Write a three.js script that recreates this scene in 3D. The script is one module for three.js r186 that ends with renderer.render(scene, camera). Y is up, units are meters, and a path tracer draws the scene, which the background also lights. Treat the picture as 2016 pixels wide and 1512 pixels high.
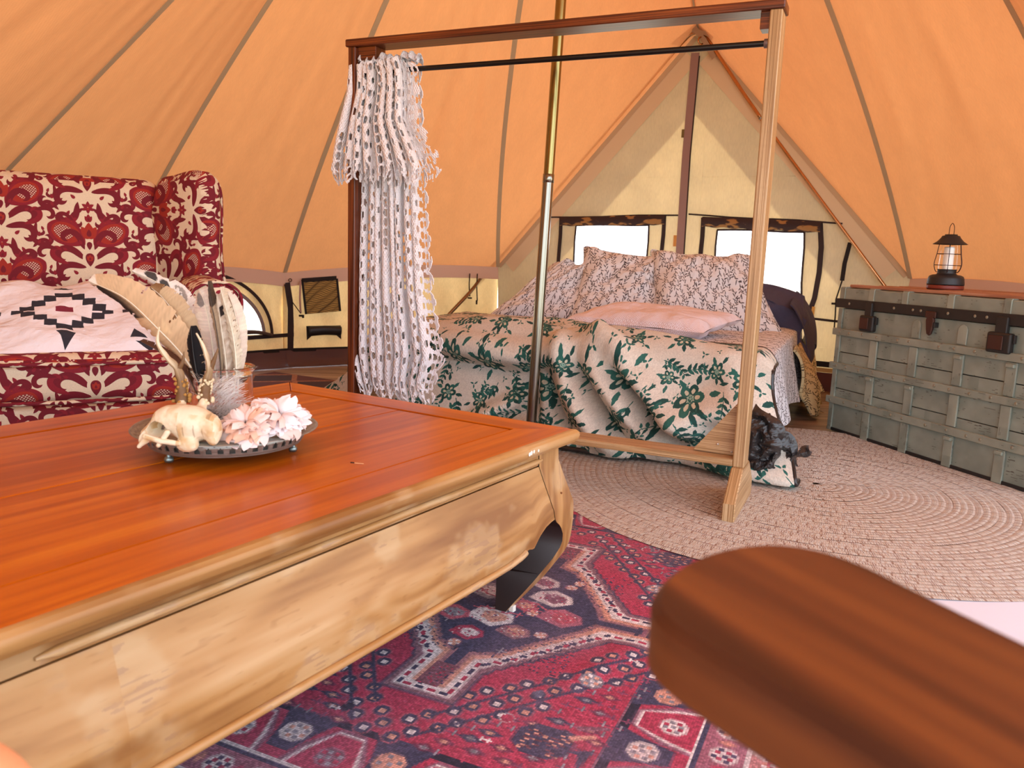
import * as THREE from 'three';
import { RoundedBoxGeometry } from 'three/addons/geometries/RoundedBoxGeometry.js';
import { mergeGeometries, mergeVertices, toCreasedNormals } from 'three/addons/utils/BufferGeometryUtils.js';
import { MarchingCubes } from 'three/addons/objects/MarchingCubes.js';

// ---------- camera, sky, sun, exposure ----------
const V = (x, y, z) => new THREE.Vector3(x, y, z);
const scene = new THREE.Scene();
const camera = new THREE.PerspectiveCamera(51.7, 2016 / 1512, 0.05, 200);
camera.position.set(0, 0.74, 0);
camera.rotation.order = 'YXZ';
camera.rotation.set(-0.16154, 0, 0.03658);
camera.focus = 2.2;
camera.userData.fStop = 9;
scene.add(camera);
const renderer = new THREE.WebGLRenderer({ antialias: true });
renderer.toneMapping = THREE.LinearToneMapping;
renderer.toneMappingExposure = 3.0;
renderer.shadowMap.enabled = true;
{ // hazy bright sky
  const W = 64, H = 32, d = new Float32Array(W * H * 4);
  for (let y = 0; y < H; y++) for (let x = 0; x < W; x++) {
    const el = ((y + 0.5) / H - 0.5) * Math.PI, t = Math.max(0, Math.sin(el)), k = Math.pow(t, 0.5);
    const c = [1.32 - 0.42 * k, 1.36 - 0.24 * k, 1.42 + 0.02 * k];
    for (let i = 0; i < 3; i++) d[(y * W + x) * 4 + i] = c[i]; d[(y * W + x) * 4 + 3] = 1;
  }
  const sky = new THREE.DataTexture(d, W, H, THREE.RGBAFormat, THREE.FloatType);
  sky.mapping = THREE.EquirectangularReflectionMapping; sky.magFilter = sky.minFilter = THREE.LinearFilter; sky.needsUpdate = true;
  scene.background = sky; scene.environment = sky;
}
const sun = new THREE.DirectionalLight(new THREE.Color(1, 0.93, 0.82), 6.5);
sun.position.set(0.454 * 6.4 + 0.2, 7.9, -0.891 * 6.4 - 3); sun.target.position.set(0.2, 0, -3);
sun.castShadow = true; sun.shadow.radius = 1.5; sun.shadow.mapSize.set(4096, 4096);
Object.assign(sun.shadow.camera, { left: -7, right: 7, top: 7, bottom: -7, near: 0.5, far: 30 });
scene.add(sun, sun.target);

// ---------- helpers ----------
function rng(seed) { let s = seed | 0; return () => { s = (s + 0x6d2b79f5) | 0; let t = Math.imul(s ^ (s >>> 15), 1 | s); t = (t + Math.imul(t ^ (t >>> 7), 61 | t)) ^ t; return ((t ^ (t >>> 14)) >>> 0) / 4294967296; }; }
const clamp = (x, a = 0, b = 1) => Math.min(b, Math.max(a, x)), lerp = (a, b, t) => a + (b - a) * t;
const smooth = (a, b, x) => { const t = clamp((x - a) / (b - a)); return t * t * (3 - 2 * t); };
const gauss = (x, s) => Math.exp(-(x * x) / (s * s));
function interp(tab, x) { if (x <= tab[0][0]) return tab[0][1]; for (let i = 1; i < tab.length; i++) if (x <= tab[i][0]) { const [a, b] = tab[i - 1], [c, d] = tab[i]; return b + (d - b) * (x - a) / (c - a); } return tab[tab.length - 1][1]; }
function hash2(x, y) { let h = Math.imul(x, 374761393) ^ Math.imul(y, 668265263); h = Math.imul(h ^ (h >>> 13), 1274126177); return ((h ^ (h >>> 16)) >>> 0) / 4294967296; }
function noise(x, y, px = 0, py = 0) { // value noise, periodic when px, py > 0
  const ix = Math.floor(x), iy = Math.floor(y), fx = x - ix, fy = y - iy, u = fx * fx * (3 - 2 * fx), v = fy * fy * (3 - 2 * fy);
  const m = (a, p) => p ? ((a % p) + p) % p : a;
  const a = hash2(m(ix, px), m(iy, py)), b = hash2(m(ix + 1, px), m(iy, py)), c = hash2(m(ix, px), m(iy + 1, py)), d = hash2(m(ix + 1, px), m(iy + 1, py));
  return lerp(lerp(a, b, u), lerp(c, d, u), v);
}
function fbm(x, y, o = 4, px = 0, py = 0) { let s = 0, a = 0.5; for (let i = 0; i < o; i++) { s += a * noise(x + i * 17, y + i * 31, px, py); x *= 2; y *= 2; px *= 2; py *= 2; a *= 0.5; } return s / (1 - Math.pow(0.5, o)); }
const hex = (h) => [(h >> 16) & 255, (h >> 8) & 255, h & 255];
const mix3 = (a, b, t) => [lerp(a[0], b[0], t), lerp(a[1], b[1], t), lerp(a[2], b[2], t)];
function dataTex(w, h, fn, { srgb = true, rx = 1, ry = 1 } = {}) {
  const d = new Uint8Array(w * h * 4);
  for (let y = 0; y < h; y++) for (let x = 0; x < w; x++) { const c = fn(x, y), o = (y * w + x) * 4; d[o] = clamp(c[0], 0, 255); d[o + 1] = clamp(c[1], 0, 255); d[o + 2] = clamp(c[2], 0, 255); d[o + 3] = 255; }
  const t = new THREE.DataTexture(d, w, h, THREE.RGBAFormat);
  return setTex(t, srgb, rx, ry);
}
function setTex(t, srgb = true, rx = 1, ry = 1) { t.wrapS = t.wrapT = THREE.RepeatWrapping; t.magFilter = THREE.LinearFilter; t.minFilter = THREE.LinearMipmapLinearFilter; if (srgb) t.colorSpace = THREE.SRGBColorSpace; t.repeat.set(rx, ry); t.needsUpdate = true; return t; }
function canvasTex(w, h, draw, { srgb = true, rx = 1, ry = 1 } = {}) { const c = document.createElement('canvas'); c.width = w; c.height = h; draw(c.getContext('2d'), w, h); return setTex(new THREE.CanvasTexture(c), srgb, rx, ry); }
const std = (o) => new THREE.MeshStandardMaterial({ side: THREE.DoubleSide, roughness: 0.8, ...o });
const phys = (o) => new THREE.MeshPhysicalMaterial({ side: THREE.DoubleSide, roughness: 0.8, ...o });
const lin = (r, g, b) => new THREE.Color().setRGB(r, g, b);

const used = {};
function numbered(n) { const k = used[n] = (used[n] ?? -1) + 1; return k ? `${n}_${String(k).padStart(3, '0')}` : n; }
function thing(name, label, category, pos = [0, 0, 0], turn = 0, group) {
  const o = new THREE.Group(); o.name = numbered(name); o.position.set(...pos); o.rotation.y = turn; o.userData = { label, category };
  if (group) o.userData.group = group; scene.add(o); return o;
}
function struct(name) { const o = new THREE.Group(); o.name = name; o.userData = { kind: 'structure' }; scene.add(o); return o; }
function part(name, geo, mat, parent, label) {
  const g = Array.isArray(geo) ? join(geo) : geo, m = new THREE.Mesh(g, mat); m.name = name; m.castShadow = m.receiveShadow = true;
  if (label) m.userData.label = label; (parent ?? scene).add(m); return m;
}
function join(list) { return list.length === 1 ? list[0] : mergeGeometries(list.map((g) => { const k = g.index ? g.toNonIndexed() : g.clone(); for (const n of Object.keys(k.attributes)) if (!['position', 'normal', 'uv', 'color'].includes(n)) k.deleteAttribute(n); if (!k.attributes.uv) k.setAttribute('uv', new THREE.BufferAttribute(new Float32Array(k.attributes.position.count * 2), 2)); return k; })); }
const moved = (g, x = 0, y = 0, z = 0, rx = 0, ry = 0, rz = 0) => { g.applyMatrix4(new THREE.Matrix4().compose(V(x, y, z), new THREE.Quaternion().setFromEuler(new THREE.Euler(rx, ry, rz)), V(1, 1, 1))); return g; };
// box-projected uv in metres; grain axis (0 x, 1 y, 2 z) runs along u
function boxUV(g, grain = 0, off = 0) {
  const k = g.index ? g.toNonIndexed() : g, p = k.attributes.position, n = k.attributes.normal, uv = new Float32Array(p.count * 2);
  for (let i = 0; i < p.count; i += 3) {
    const a = [0, 0, 0];
    for (let j = 0; j < 3; j++) { a[0] += Math.abs(n.getX(i + j)); a[1] += Math.abs(n.getY(i + j)); a[2] += Math.abs(n.getZ(i + j)); }
    const d = a.indexOf(Math.max(...a)), oth = [0, 1, 2].filter((q) => q !== d);
    const ua = d === grain ? oth[0] : grain, va = d === grain ? oth[1] : oth.find((q) => q !== grain);
    for (let j = 0; j < 3; j++) { const q = [p.getX(i + j), p.getY(i + j), p.getZ(i + j)]; uv[(i + j) * 2] = q[ua] + off; uv[(i + j) * 2 + 1] = q[va] + off * 1.7 + d * 0.37; }
  }
  k.setAttribute('uv', new THREE.BufferAttribute(uv, 2)); return k;
}
const box = (w, h, d, x = 0, y = 0, z = 0, r = 0.002, seg = 1) => moved(r > 0 ? new RoundedBoxGeometry(w, h, d, seg, Math.min(r, w / 2.01, h / 2.01, d / 2.01)) : new THREE.BoxGeometry(w, h, d), x, y, z);
function sheet(nu, nv, fn, uvf, skip) { // fn(u, v) -> [x, y, z]; one surface
  const p = new Float32Array((nu + 1) * (nv + 1) * 3), uv = new Float32Array((nu + 1) * (nv + 1) * 2), ix = [];
  for (let j = 0; j <= nv; j++) for (let i = 0; i <= nu; i++) { const q = fn(i / nu, j / nv), o = j * (nu + 1) + i; p.set(q, o * 3); uv.set(uvf ? uvf(i / nu, j / nv, q) : [i / nu, j / nv], o * 2); }
  for (let j = 0; j < nv; j++) for (let i = 0; i < nu; i++) { if (skip && skip((i + 0.5) / nu, (j + 0.5) / nv)) continue; const a = j * (nu + 1) + i, b = a + 1, c = a + nu + 1, d = c + 1; ix.push(a, b, d, a, d, c); }
  const g = new THREE.BufferGeometry(); g.setAttribute('position', new THREE.BufferAttribute(p, 3)); g.setAttribute('uv', new THREE.BufferAttribute(uv, 2)); g.setIndex(ix); g.computeVertexNormals(); return g;
}
function thick(g, t) { // closed sheet of thickness t behind its normals
  const p = g.attributes.position, n = g.attributes.normal, uv = g.attributes.uv, N = p.count, P = new Float32Array(N * 6), U = new Float32Array(N * 4), ix = Array.from(g.index.array), F = ix.length, edges = new Map();
  for (let i = 0; i < N; i++) { const q = [p.getX(i), p.getY(i), p.getZ(i)]; P.set(q, i * 3); P.set([q[0] - n.getX(i) * t, q[1] - n.getY(i) * t, q[2] - n.getZ(i) * t], (N + i) * 3); U.set([uv.getX(i), uv.getY(i)], i * 2); U.set([uv.getX(i), uv.getY(i)], (N + i) * 2); }
  for (let f = 0; f < F; f += 3) { const a = ix[f], b = ix[f + 1], c = ix[f + 2]; ix.push(N + a, N + c, N + b); for (const [s, e] of [[a, b], [b, c], [c, a]]) { const k = e + ',' + s; if (edges.has(k)) edges.delete(k); else edges.set(s + ',' + e, [s, e]); } }
  for (const [s, e] of edges.values()) ix.push(s, N + s, e, e, N + s, N + e);
  const o = new THREE.BufferGeometry(); o.setAttribute('position', new THREE.BufferAttribute(P, 3)); o.setAttribute('uv', new THREE.BufferAttribute(U, 2)); o.setIndex(ix); return toCreasedNormals(o, 0.9);
}
function tube(pts, r, seg = 40, rad = 8, closed = false, fl = 1) { // round bar along points; r number or function of t
  const cv = new THREE.CatmullRomCurve3(pts.map((p) => p.isVector3 ? p : V(...p)), closed, 'centripetal'), fr = cv.computeFrenetFrames(seg, closed), P = [], U = [], ix = [], len = cv.getLength();
  for (let i = 0; i <= seg; i++) { const c = cv.getPointAt(i / seg), R = typeof r === 'function' ? r(i / seg) : r; for (let j = 0; j <= rad; j++) { const a = j / rad * 2 * Math.PI, q = c.clone().addScaledVector(fr.normals[i], Math.cos(a) * R).addScaledVector(fr.binormals[i], Math.sin(a) * R * fl); P.push(q.x, q.y, q.z); U.push(i / seg * len, j / rad * 0.05); } }
  for (let i = 0; i < seg; i++) for (let j = 0; j < rad; j++) { const a = i * (rad + 1) + j, b = a + rad + 1; ix.push(a, a + 1, b, a + 1, b + 1, b); }
  if (!closed) for (const [i, f] of [[0, 1], [seg, -1]]) { const c = cv.getPointAt(i / seg), k = P.length / 3; P.push(c.x, c.y, c.z); U.push(0, 0); for (let j = 0; j < rad; j++) { const a = i * (rad + 1) + j; f > 0 ? ix.push(k, a + 1, a) : ix.push(k, a, a + 1); } }
  const g = new THREE.BufferGeometry(); g.setAttribute('position', new THREE.Float32BufferAttribute(P, 3)); g.setAttribute('uv', new THREE.Float32BufferAttribute(U, 2)); g.setIndex(ix); g.computeVertexNormals(); return g;
}
const rod = (a, b, r, rad = 12) => tube([a, b], r, 1, rad);
function strap(pts, w, nrm, t = 0.0016) { // flat tape along points, facing nrm
  const n = V(...nrm).normalize(), ps = pts.map((p) => V(...p)), L = [], R = [];
  ps.forEach((p, i) => { const d = ps[Math.min(i + 1, ps.length - 1)].clone().sub(ps[Math.max(i - 1, 0)]).normalize(), s = d.cross(n).normalize().multiplyScalar(w / 2); L.push(p.clone().sub(s)); R.push(p.clone().add(s)); });
  const g = sheet(1, ps.length - 1, (u, v) => { const i = Math.round(v * (ps.length - 1)); return (u < 0.5 ? L : R)[i].toArray(); }, (u, v) => [u * w, v]);
  return thick(g, t);
}
function extrude(pts, depth, bevel = 0.002, holes = []) { // pts in metres, extruded along +z and centred
  const s = new THREE.Shape(pts.map((p) => new THREE.Vector2(...p)));
  for (const h of holes) s.holes.push(new THREE.Path(h.map((p) => new THREE.Vector2(...p))));
  const g = new THREE.ExtrudeGeometry(s, { depth: depth - 2 * bevel, bevelEnabled: bevel > 0, bevelThickness: bevel, bevelSize: bevel, bevelOffset: -bevel, bevelSegments: 1, curveSegments: 12 });
  g.translate(0, 0, -(depth - 2 * bevel) / 2); return g;
}
const lathe = (prof, seg = 48) => new THREE.LatheGeometry(prof.map((p) => new THREE.Vector2(...p)), seg);
function edit(g, fn) { const p = g.attributes.position; for (let i = 0; i < p.count; i++) { const q = fn(p.getX(i), p.getY(i), p.getZ(i)); p.setXYZ(i, ...q); } g.computeVertexNormals(); return g; }
function catmull(pts, n) { const c = new THREE.CatmullRomCurve3(pts.map((p) => V(...p))); return c.getPoints(n); }
const drop = (x, z, a, b) => [x, z, a, b];
function wood(w, h, pal, { seed = 0, sx = 2, sy = 22, streak = 0.5, ring = 6, fleck = 0.3, knots = [] } = {}) { // grain along u
  const [d, m, l] = pal.map(hex);
  return (x, y) => {
    const u = x / w, v = y / h; let bend = 0; for (const [ku, kv, ks] of knots) { const du = (u - ku) * 3, dv = (v - kv); bend += ks * Math.exp(-(du * du + dv * dv * 60) * 6); }
    const warp = fbm(u * sx + seed, v * 3 + seed, 3, sx, 3) * 1.2 + bend;
    const r = 0.5 + 0.5 * Math.sin((v * ring + warp * 2.2) * 6.283);
    const s = fbm(u * sx * 2 + 5 + seed, v * sy * 2 + seed, 3, sx * 2, sy * 2), f = noise(u * sx * 24, v * sy * 10 + seed, sx * 24, sy * 10);
    let t = 0.5 + (r - 0.5) * (1 - streak) * 0.7 + (s - 0.5) * streak * 1.9 + (fbm(u * 3 + seed, v * 2, 2, 3, 2) - 0.5) * 0.5;
    let c = t < 0.5 ? mix3(d, m, clamp(t * 2)) : mix3(m, l, clamp(t * 2 - 1));
    if (f > 0.82) c = mix3(c, d, fleck * (f - 0.82) / 0.18); return c;
  };
}
const grey = (v) => [v, v, v];
// ---------- tent canvas ----------
const weave = dataTex(256, 256, (x, y) => { const v = 128 + 50 * Math.sin(x * 0.785) * Math.sin(y * 0.785) + 60 * (hash2(x, y) - 0.5); return grey(v); }, { srgb: false });
const clothTint = (c, a = 0.06) => dataTex(512, 512, (x, y) => { const k = 1 - a + 2 * a * (0.6 * fbm(x / 64, y / 64, 4, 8, 8) + 0.4 * noise(x / 2, y / 9, 256, 57)); return c.map((q) => q * k); });
const gableTex = clothTint([214, 202, 174], 0.05), roofTex = clothTint([234, 165, 107], 0.035), beigeTex = clothTint([230, 200, 142], 0.07);
function canvasMat(map, through, o = {}) { return phys({ map, roughness: 1, transmission: through, thickness: 0, specularIntensity: 0.2, bumpMap: weave, bumpScale: 0.0004, ...o }); }
const M = {};
M.roof = canvasMat(roofTex, 0.052); M.beige = canvasMat(beigeTex, 0.1);
M.hem = phys({ color: 0xdcbca8, roughness: 1, transmission: 0.12, thickness: 0, specularIntensity: 0.2 }); M.hood = std({ color: 0xe6dcc4 });
M.seam = phys({ color: 0xc8ae8c, roughness: 1, transmission: 0.09, thickness: 0, specularIntensity: 0.2 });
M.tan = phys({ color: 0xe6d0ac, roughness: 1, transmission: 0.2, thickness: 0, specularIntensity: 0.2 });
M.black = std({ color: 0x1c1514, roughness: 0.9 });
M.darkTape = std({ color: 0x2c1d1c, roughness: 0.85 });
M.zip = phys({ color: 0x9a7c74, roughness: 0.9, transmission: 0.1, thickness: 0, specularIntensity: 0.3 });
M.tub = std({ color: 0x5a3c3a, roughness: 0.7 });
M.pvc = phys({ color: 0xffffff, roughness: 0.02, transmission: 1, thickness: 0 });
const C0 = V(0.1, 0, -2.93), APEX = V(0.22, 3.0, -2.93);
const polar = (az, r, h) => { const a = az * Math.PI / 180; return V(0.04 + Math.sin(a) * r, h, -2.93 - Math.cos(a) * r); };
const EAVE = [[polar(-125, 3, 0.62)], [polar(-103, 2.7, 0.62)], [polar(-82, 2.55, 0.6)],
  [V(-2.112, 0.59, -4.202), V(-1.088, 1.768, -3.571)], [V(-1.434, 0.579, -4.949), V(-0.643, 1.874, -3.874)], [V(-0.132, 0.649, -5.734), V(-0.027, 1.979, -4.156)],
  [V(2.231, 0.687, -4.53), V(1.315, 1.885, -3.687)], [V(2.551, 0.65, -3.373), V(1.75, 1.718, -3.076)], [polar(101, 2.75, 0.66)], [polar(121, 3.5, 2.35)],
  [polar(150, 4.1, 2.5)], [polar(180, 3.85, 2.3)], [polar(208, 3.6, 0.66)]];  // unseen front eaves raised to let in more sky light
const GABLE = V(1.061, 2.125, -5.126), RIDGE = V(0.964, 2.227, -4.871);
function curve3(a, m, b) { // quadratic through a, m, b
  if (!m) return (t) => a.clone().lerp(b, t);
  const tm = a.distanceTo(m) / (a.distanceTo(m) + m.distanceTo(b));
  const c = m.clone().addScaledVector(a, -((1 - tm) ** 2)).addScaledVector(b, -(tm ** 2)).multiplyScalar(1 / (2 * tm * (1 - tm)));
  return (t) => a.clone().multiplyScalar((1 - t) ** 2).addScaledVector(c, 2 * t * (1 - t)).addScaledVector(b, t * t);
}
const seams = EAVE.map(([e, m]) => curve3(e, m, APEX)), ridge = curve3(GABLE, RIDGE, APEX);
const ceiling = struct('ceiling');
function roofPanel(sa, sb, wr = 0, seed = 0, straight = false) {
  const a0 = sa(0), b0 = sb(0), nrm = b0.clone().sub(a0).cross(sa(1).clone().sub(a0)).normalize(); if (nrm.dot(C0.clone().setY(0.5).sub(a0)) < 0) nrm.negate();
  const g = sheet(40, 60, (s, t) => {
    const p = sa(t).lerp(sb(t), s), mid = 4 * s * (1 - s);
    p.addScaledVector(nrm, 0.02 * mid * Math.sin(Math.PI * Math.min(1, t * 1.3)));
    if (!straight) p.y += 0.03 * mid * Math.pow(1 - t, 6);
    if (wr) { const fade = Math.sin(Math.PI * clamp(t * 1.7)) * mid; p.addScaledVector(nrm, wr * fade * (Math.sin((s - 0.1 * t) * 38 + seed) * 0.004 * smooth(0.3, 0.9, s) + (fbm(s * 7 + seed, t * 3, 3) - 0.5) * 0.035)); }
    return p.toArray();
  }, (s, t) => [s * 2.2, t * 4]);
  part('roof_panel', g, M.roof, ceiling);
}
for (let i = 0; i < EAVE.length; i++) if (i !== 5) roofPanel(seams[i], seams[(i + 1) % EAVE.length], i === 4 ? 3.2 : 0.8, i * 3.1, i > 8);
roofPanel(seams[5], ridge, 0.4, 2, true); roofPanel(ridge, seams[6], 0.4, 5, true);
for (const [i, s] of [...seams.entries()]) { // seam tapes just under the cloth
  const pts = []; for (let k = 0; k <= 24; k++) { const p = s(k / 24); pts.push(p.lerp(V(0.1, 0.9, -2.93), 0.004).toArray()); }
  const n = V(0.1, 0.9, -2.93).sub(s(0.3)); part('seam_tape', strap(pts, 0.026, n.toArray()), M.seam, ceiling);
}
{ const pts = []; for (let k = 0; k <= 16; k++) pts.push(ridge(k / 16).add(V(0, -0.006, 0)).toArray()); part('seam_tape', strap(pts, 0.026, [0, -1, 0.6]), M.seam, ceiling); }
const OUT = V(0.454, 0, -0.891);
for (const e of [EAVE[5][0], EAVE[6][0]]) part('hood_panel', sheet(10, 10, (s, t) => e.clone().lerp(GABLE, t).addScaledVector(OUT, s * 0.36).add(V(0, -0.03 * s, 0)).toArray(), (s, t) => [s * 0.5, t * 2]), M.hood, ceiling);

// canvas side walls between the eave corners; the unseen front is left open to add sky light
const wallGroups = { left: struct('wall_left'), right: struct('wall_right'), back: struct('wall_back') };
function wallFrame(a, b) { const d = V(b.x - a.x, 0, b.z - a.z), L = d.length(); d.normalize(); const n = V(-d.z, 0, d.x); return { L, d, n, at: (s, y, off = 0) => [a.x + d.x * s + n.x * off, y, a.z + d.z * s + n.z * off], top: (s) => { const k = s / L; return lerp(a.y, b.y, k) + 0.03 * 4 * k * (1 - k); } }; }
function canvasWall(i, g, skip, seed = 0) {
  const w = wallFrame(EAVE[i][0], EAVE[(i + 1) % EAVE.length][0]);
  part('canvas_panel', sheet(90, 48, (s, t) => { const S = -0.012 + s * (w.L + 0.024), y = lerp(0.07, w.top(S) + 0.004, t), f = Math.sin(Math.PI * t) * 0.02; return w.at(S, y, f * ((fbm(s * 14 + seed, t * 2.2 + seed, 3) - 0.5) * 1.4 + 0.3 * Math.sin(S * 30 + 4 * t)) - f * 0.6); }, (s, t) => [s * w.L * 2, t], skip && ((s, t) => skip(s * w.L, lerp(0.07, w.top(s * w.L), t)))), M.beige, g);
  part('eave_hem', thick(sheet(20, 1, (s, t) => { const S = s * w.L; return w.at(S, w.top(S) - 0.085 * (1 - t), 0.012 * (1 - t) + 0.004); }), 0.002), M.hem, g);
  part('ground_tape', strap([0, 0.25, 0.5, 0.75, 1].map((k) => w.at(k * w.L, 0.098, 0.012)), 0.022, w.n.toArray()), M.black, g);
  part('groundsheet_edge', sheet(20, 6, (s, t) => w.at(s * w.L, 0.095 * t * t + 0.002, 0.014 + 0.09 * (1 - t) * (1 - t) + 0.008 * Math.sin(s * 23 + t * 3))), M.tub, g);
  return w;
}
for (const i of [12, 0, 1, 2]) canvasWall(i, wallGroups.left, null, i);
const archIn = (s, y, r = 0) => { const dx = (s - 0.44) / (0.415 - r), dy = (y - 0.2) / (0.325 - r); return y > 0.2 + r * 0.4 && dx * dx + dy * dy < 1 && s > 0.05; };
const w3 = canvasWall(3, wallGroups.left, (s, y) => archIn(s, y, 0.0), 3.3);
{ // arched doorway beside the chair: bound opening, half-open flap and crossing tapes
  const d = struct('door_1'), arc = (r, off, a0 = 0, a1 = Math.PI) => { const p = []; for (let k = 0; k <= 30; k++) { const a = lerp(a0, a1, k / 30); p.push(w3.at(0.44 + Math.cos(a) * (0.415 + r), 0.2 + Math.sin(a) * (0.325 + r), off)); } return p; };
  part('binding', strap(arc(0, 0.016), 0.022, w3.n.toArray()), std({ color: 0x7d6f70, roughness: 0.6 }), d);
  part('binding', strap(arc(0.055, 0.014, 0, 2.2), 0.02, w3.n.toArray()), M.darkTape, d);
  part('door_tape', strap([0.05, 0.5, 1.06].map((s) => w3.at(s, 0.195 + 0.01 * Math.sin(s * 9), 0.02)), 0.024, w3.n.toArray()), M.darkTape, d);
  part('rolled_flap', tube([w3.at(0.1, 0.21, 0.05), w3.at(0.5, 0.222, 0.06), w3.at(0.78, 0.225, 0.05), w3.at(0.9, 0.2, 0.03)], (t) => 0.03 * (1 - 0.7 * t), 30, 10), std({ color: 0x4a3a34, roughness: 0.9 }), d);
  part('mesh_panel', sheet(40, 30, (s, t) => { const a = lerp(0, Math.PI, s); return w3.at(0.44 + Math.cos(a) * 0.413 * t, 0.2 + Math.sin(a) * 0.323 * t, 0.006); }), phys({ color: 0xffffff, transmission: 1, roughness: 0.12, thickness: 0, specularIntensity: 0.1 }), d);
}
const w4 = canvasWall(4, wallGroups.back, null, 7.7);
{ // corner zip, mesh vent with black border, rolled cable flap, draw-cord
  const g = wallGroups.back, n = w4.n.toArray(), A = (s, y, o = 0.024) => w4.at(s, y, o);
  part('corner_tape', strap([A(0.012, 0.52), A(0.03, 0.4), A(0.034, 0.25), A(0.03, 0.1)], 0.03, n), M.darkTape, g);
  part('corner_tape', strap([A(-0.004, 0.51, 0.03), A(0.016, 0.36, 0.034), A(0.012, 0.11, 0.03)], 0.012, n), M.darkTape, g);
  part('vent_mesh', sheet(1, 1, (u, v) => A(lerp(lerp(0.125, 0.1, v), lerp(0.347, 0.323, v), u), lerp(lerp(0.324, 0.342, u), lerp(0.531, 0.55, u), v), 0.026)), phys({ roughness: 0.9, transmission: 0.15, thickness: 0, map: canvasTex(512, 512, (c, w, h) => { c.fillStyle = '#a8894a'; c.fillRect(0, 0, w, h); c.lineWidth = 9; for (let k = 0; k < 24; k++) { c.strokeStyle = k % 2 ? '#2e2213' : '#5a451f'; c.beginPath(); for (let x = 0; x <= w; x += 8) { const y = k * 23 + 22 * Math.sin(x / 70 + k * 0.2) * Math.sin(k / 6) + 10 * Math.sin(x / 31 + k); x ? c.lineTo(x, y) : c.moveTo(x, y); } c.stroke(); } }) }), g);
  for (const [a, b, w] of [[[0.1, 0.535], [0.323, 0.554], 0.026], [[0.102, 0.54], [0.125, 0.324], 0.014], [[0.325, 0.55], [0.347, 0.342], 0.014]]) part('vent_border', strap([A(...a, 0.029), A(...b, 0.029)], w, n), M.black, g);
  part('vent_flap', tube([A(0.138, 0.215, 0.04), A(0.24, 0.222, 0.046), A(0.348, 0.215, 0.04)], 0.03, 20, 12, false, 0.55), std({ color: 0x121013, roughness: 0.45 }), g);
  part('vent_flap', sheet(8, 4, (u, v) => A(0.125 + 0.225 * u, 0.25 - 0.09 * v * (1 - 0.7 * Math.sin(Math.PI * u)), 0.032 + 0.01 * v)), M.black, g);
  part('draw_cord', strap([A(0.088, 0.53, 0.04), A(0.082, 0.42, 0.045), A(0.088, 0.33, 0.04)], 0.012, n), phys({ color: 0xb08a7c, roughness: 0.8, transmission: 0.1 }), g);
  part('cord_toggle', [box(0.03, 0.012, 0.012, ...A(0.09, 0.316, 0.045)), box(0.012, 0.02, 0.012, ...A(0.1, 0.312, 0.05)), rod(A(0.088, 0.33, 0.04), A(0.04, 0.4, 0.03), 0.003)], M.black, g);
  part('eyelet', moved(new THREE.TorusGeometry(0.009, 0.003, 8, 20), ...A(0.03, 0.535, 0.02), 0, Math.atan2(n[0], n[2]), 0), std({ color: 0x6b5140, metalness: 0.6, roughness: 0.4 }), g);
  for (const [s, k] of [[1.28, 0], [1.34, 1]]) part('draw_cord', tube([A(s, 0.6, 0.03), A(s - 0.005, 0.52, 0.035), A(s + 0.005, 0.44 - k * 0.03, 0.03)], 0.004, 10, 6), M.darkTape, g);
  part('cord_toggle', [box(0.03, 0.01, 0.012, ...A(1.285, 0.43, 0.03)), box(0.012, 0.03, 0.012, ...A(1.34, 0.4, 0.03))], M.black, g);
}
for (const i of [6, 7]) canvasWall(i, wallGroups.right, null, i);

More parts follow.
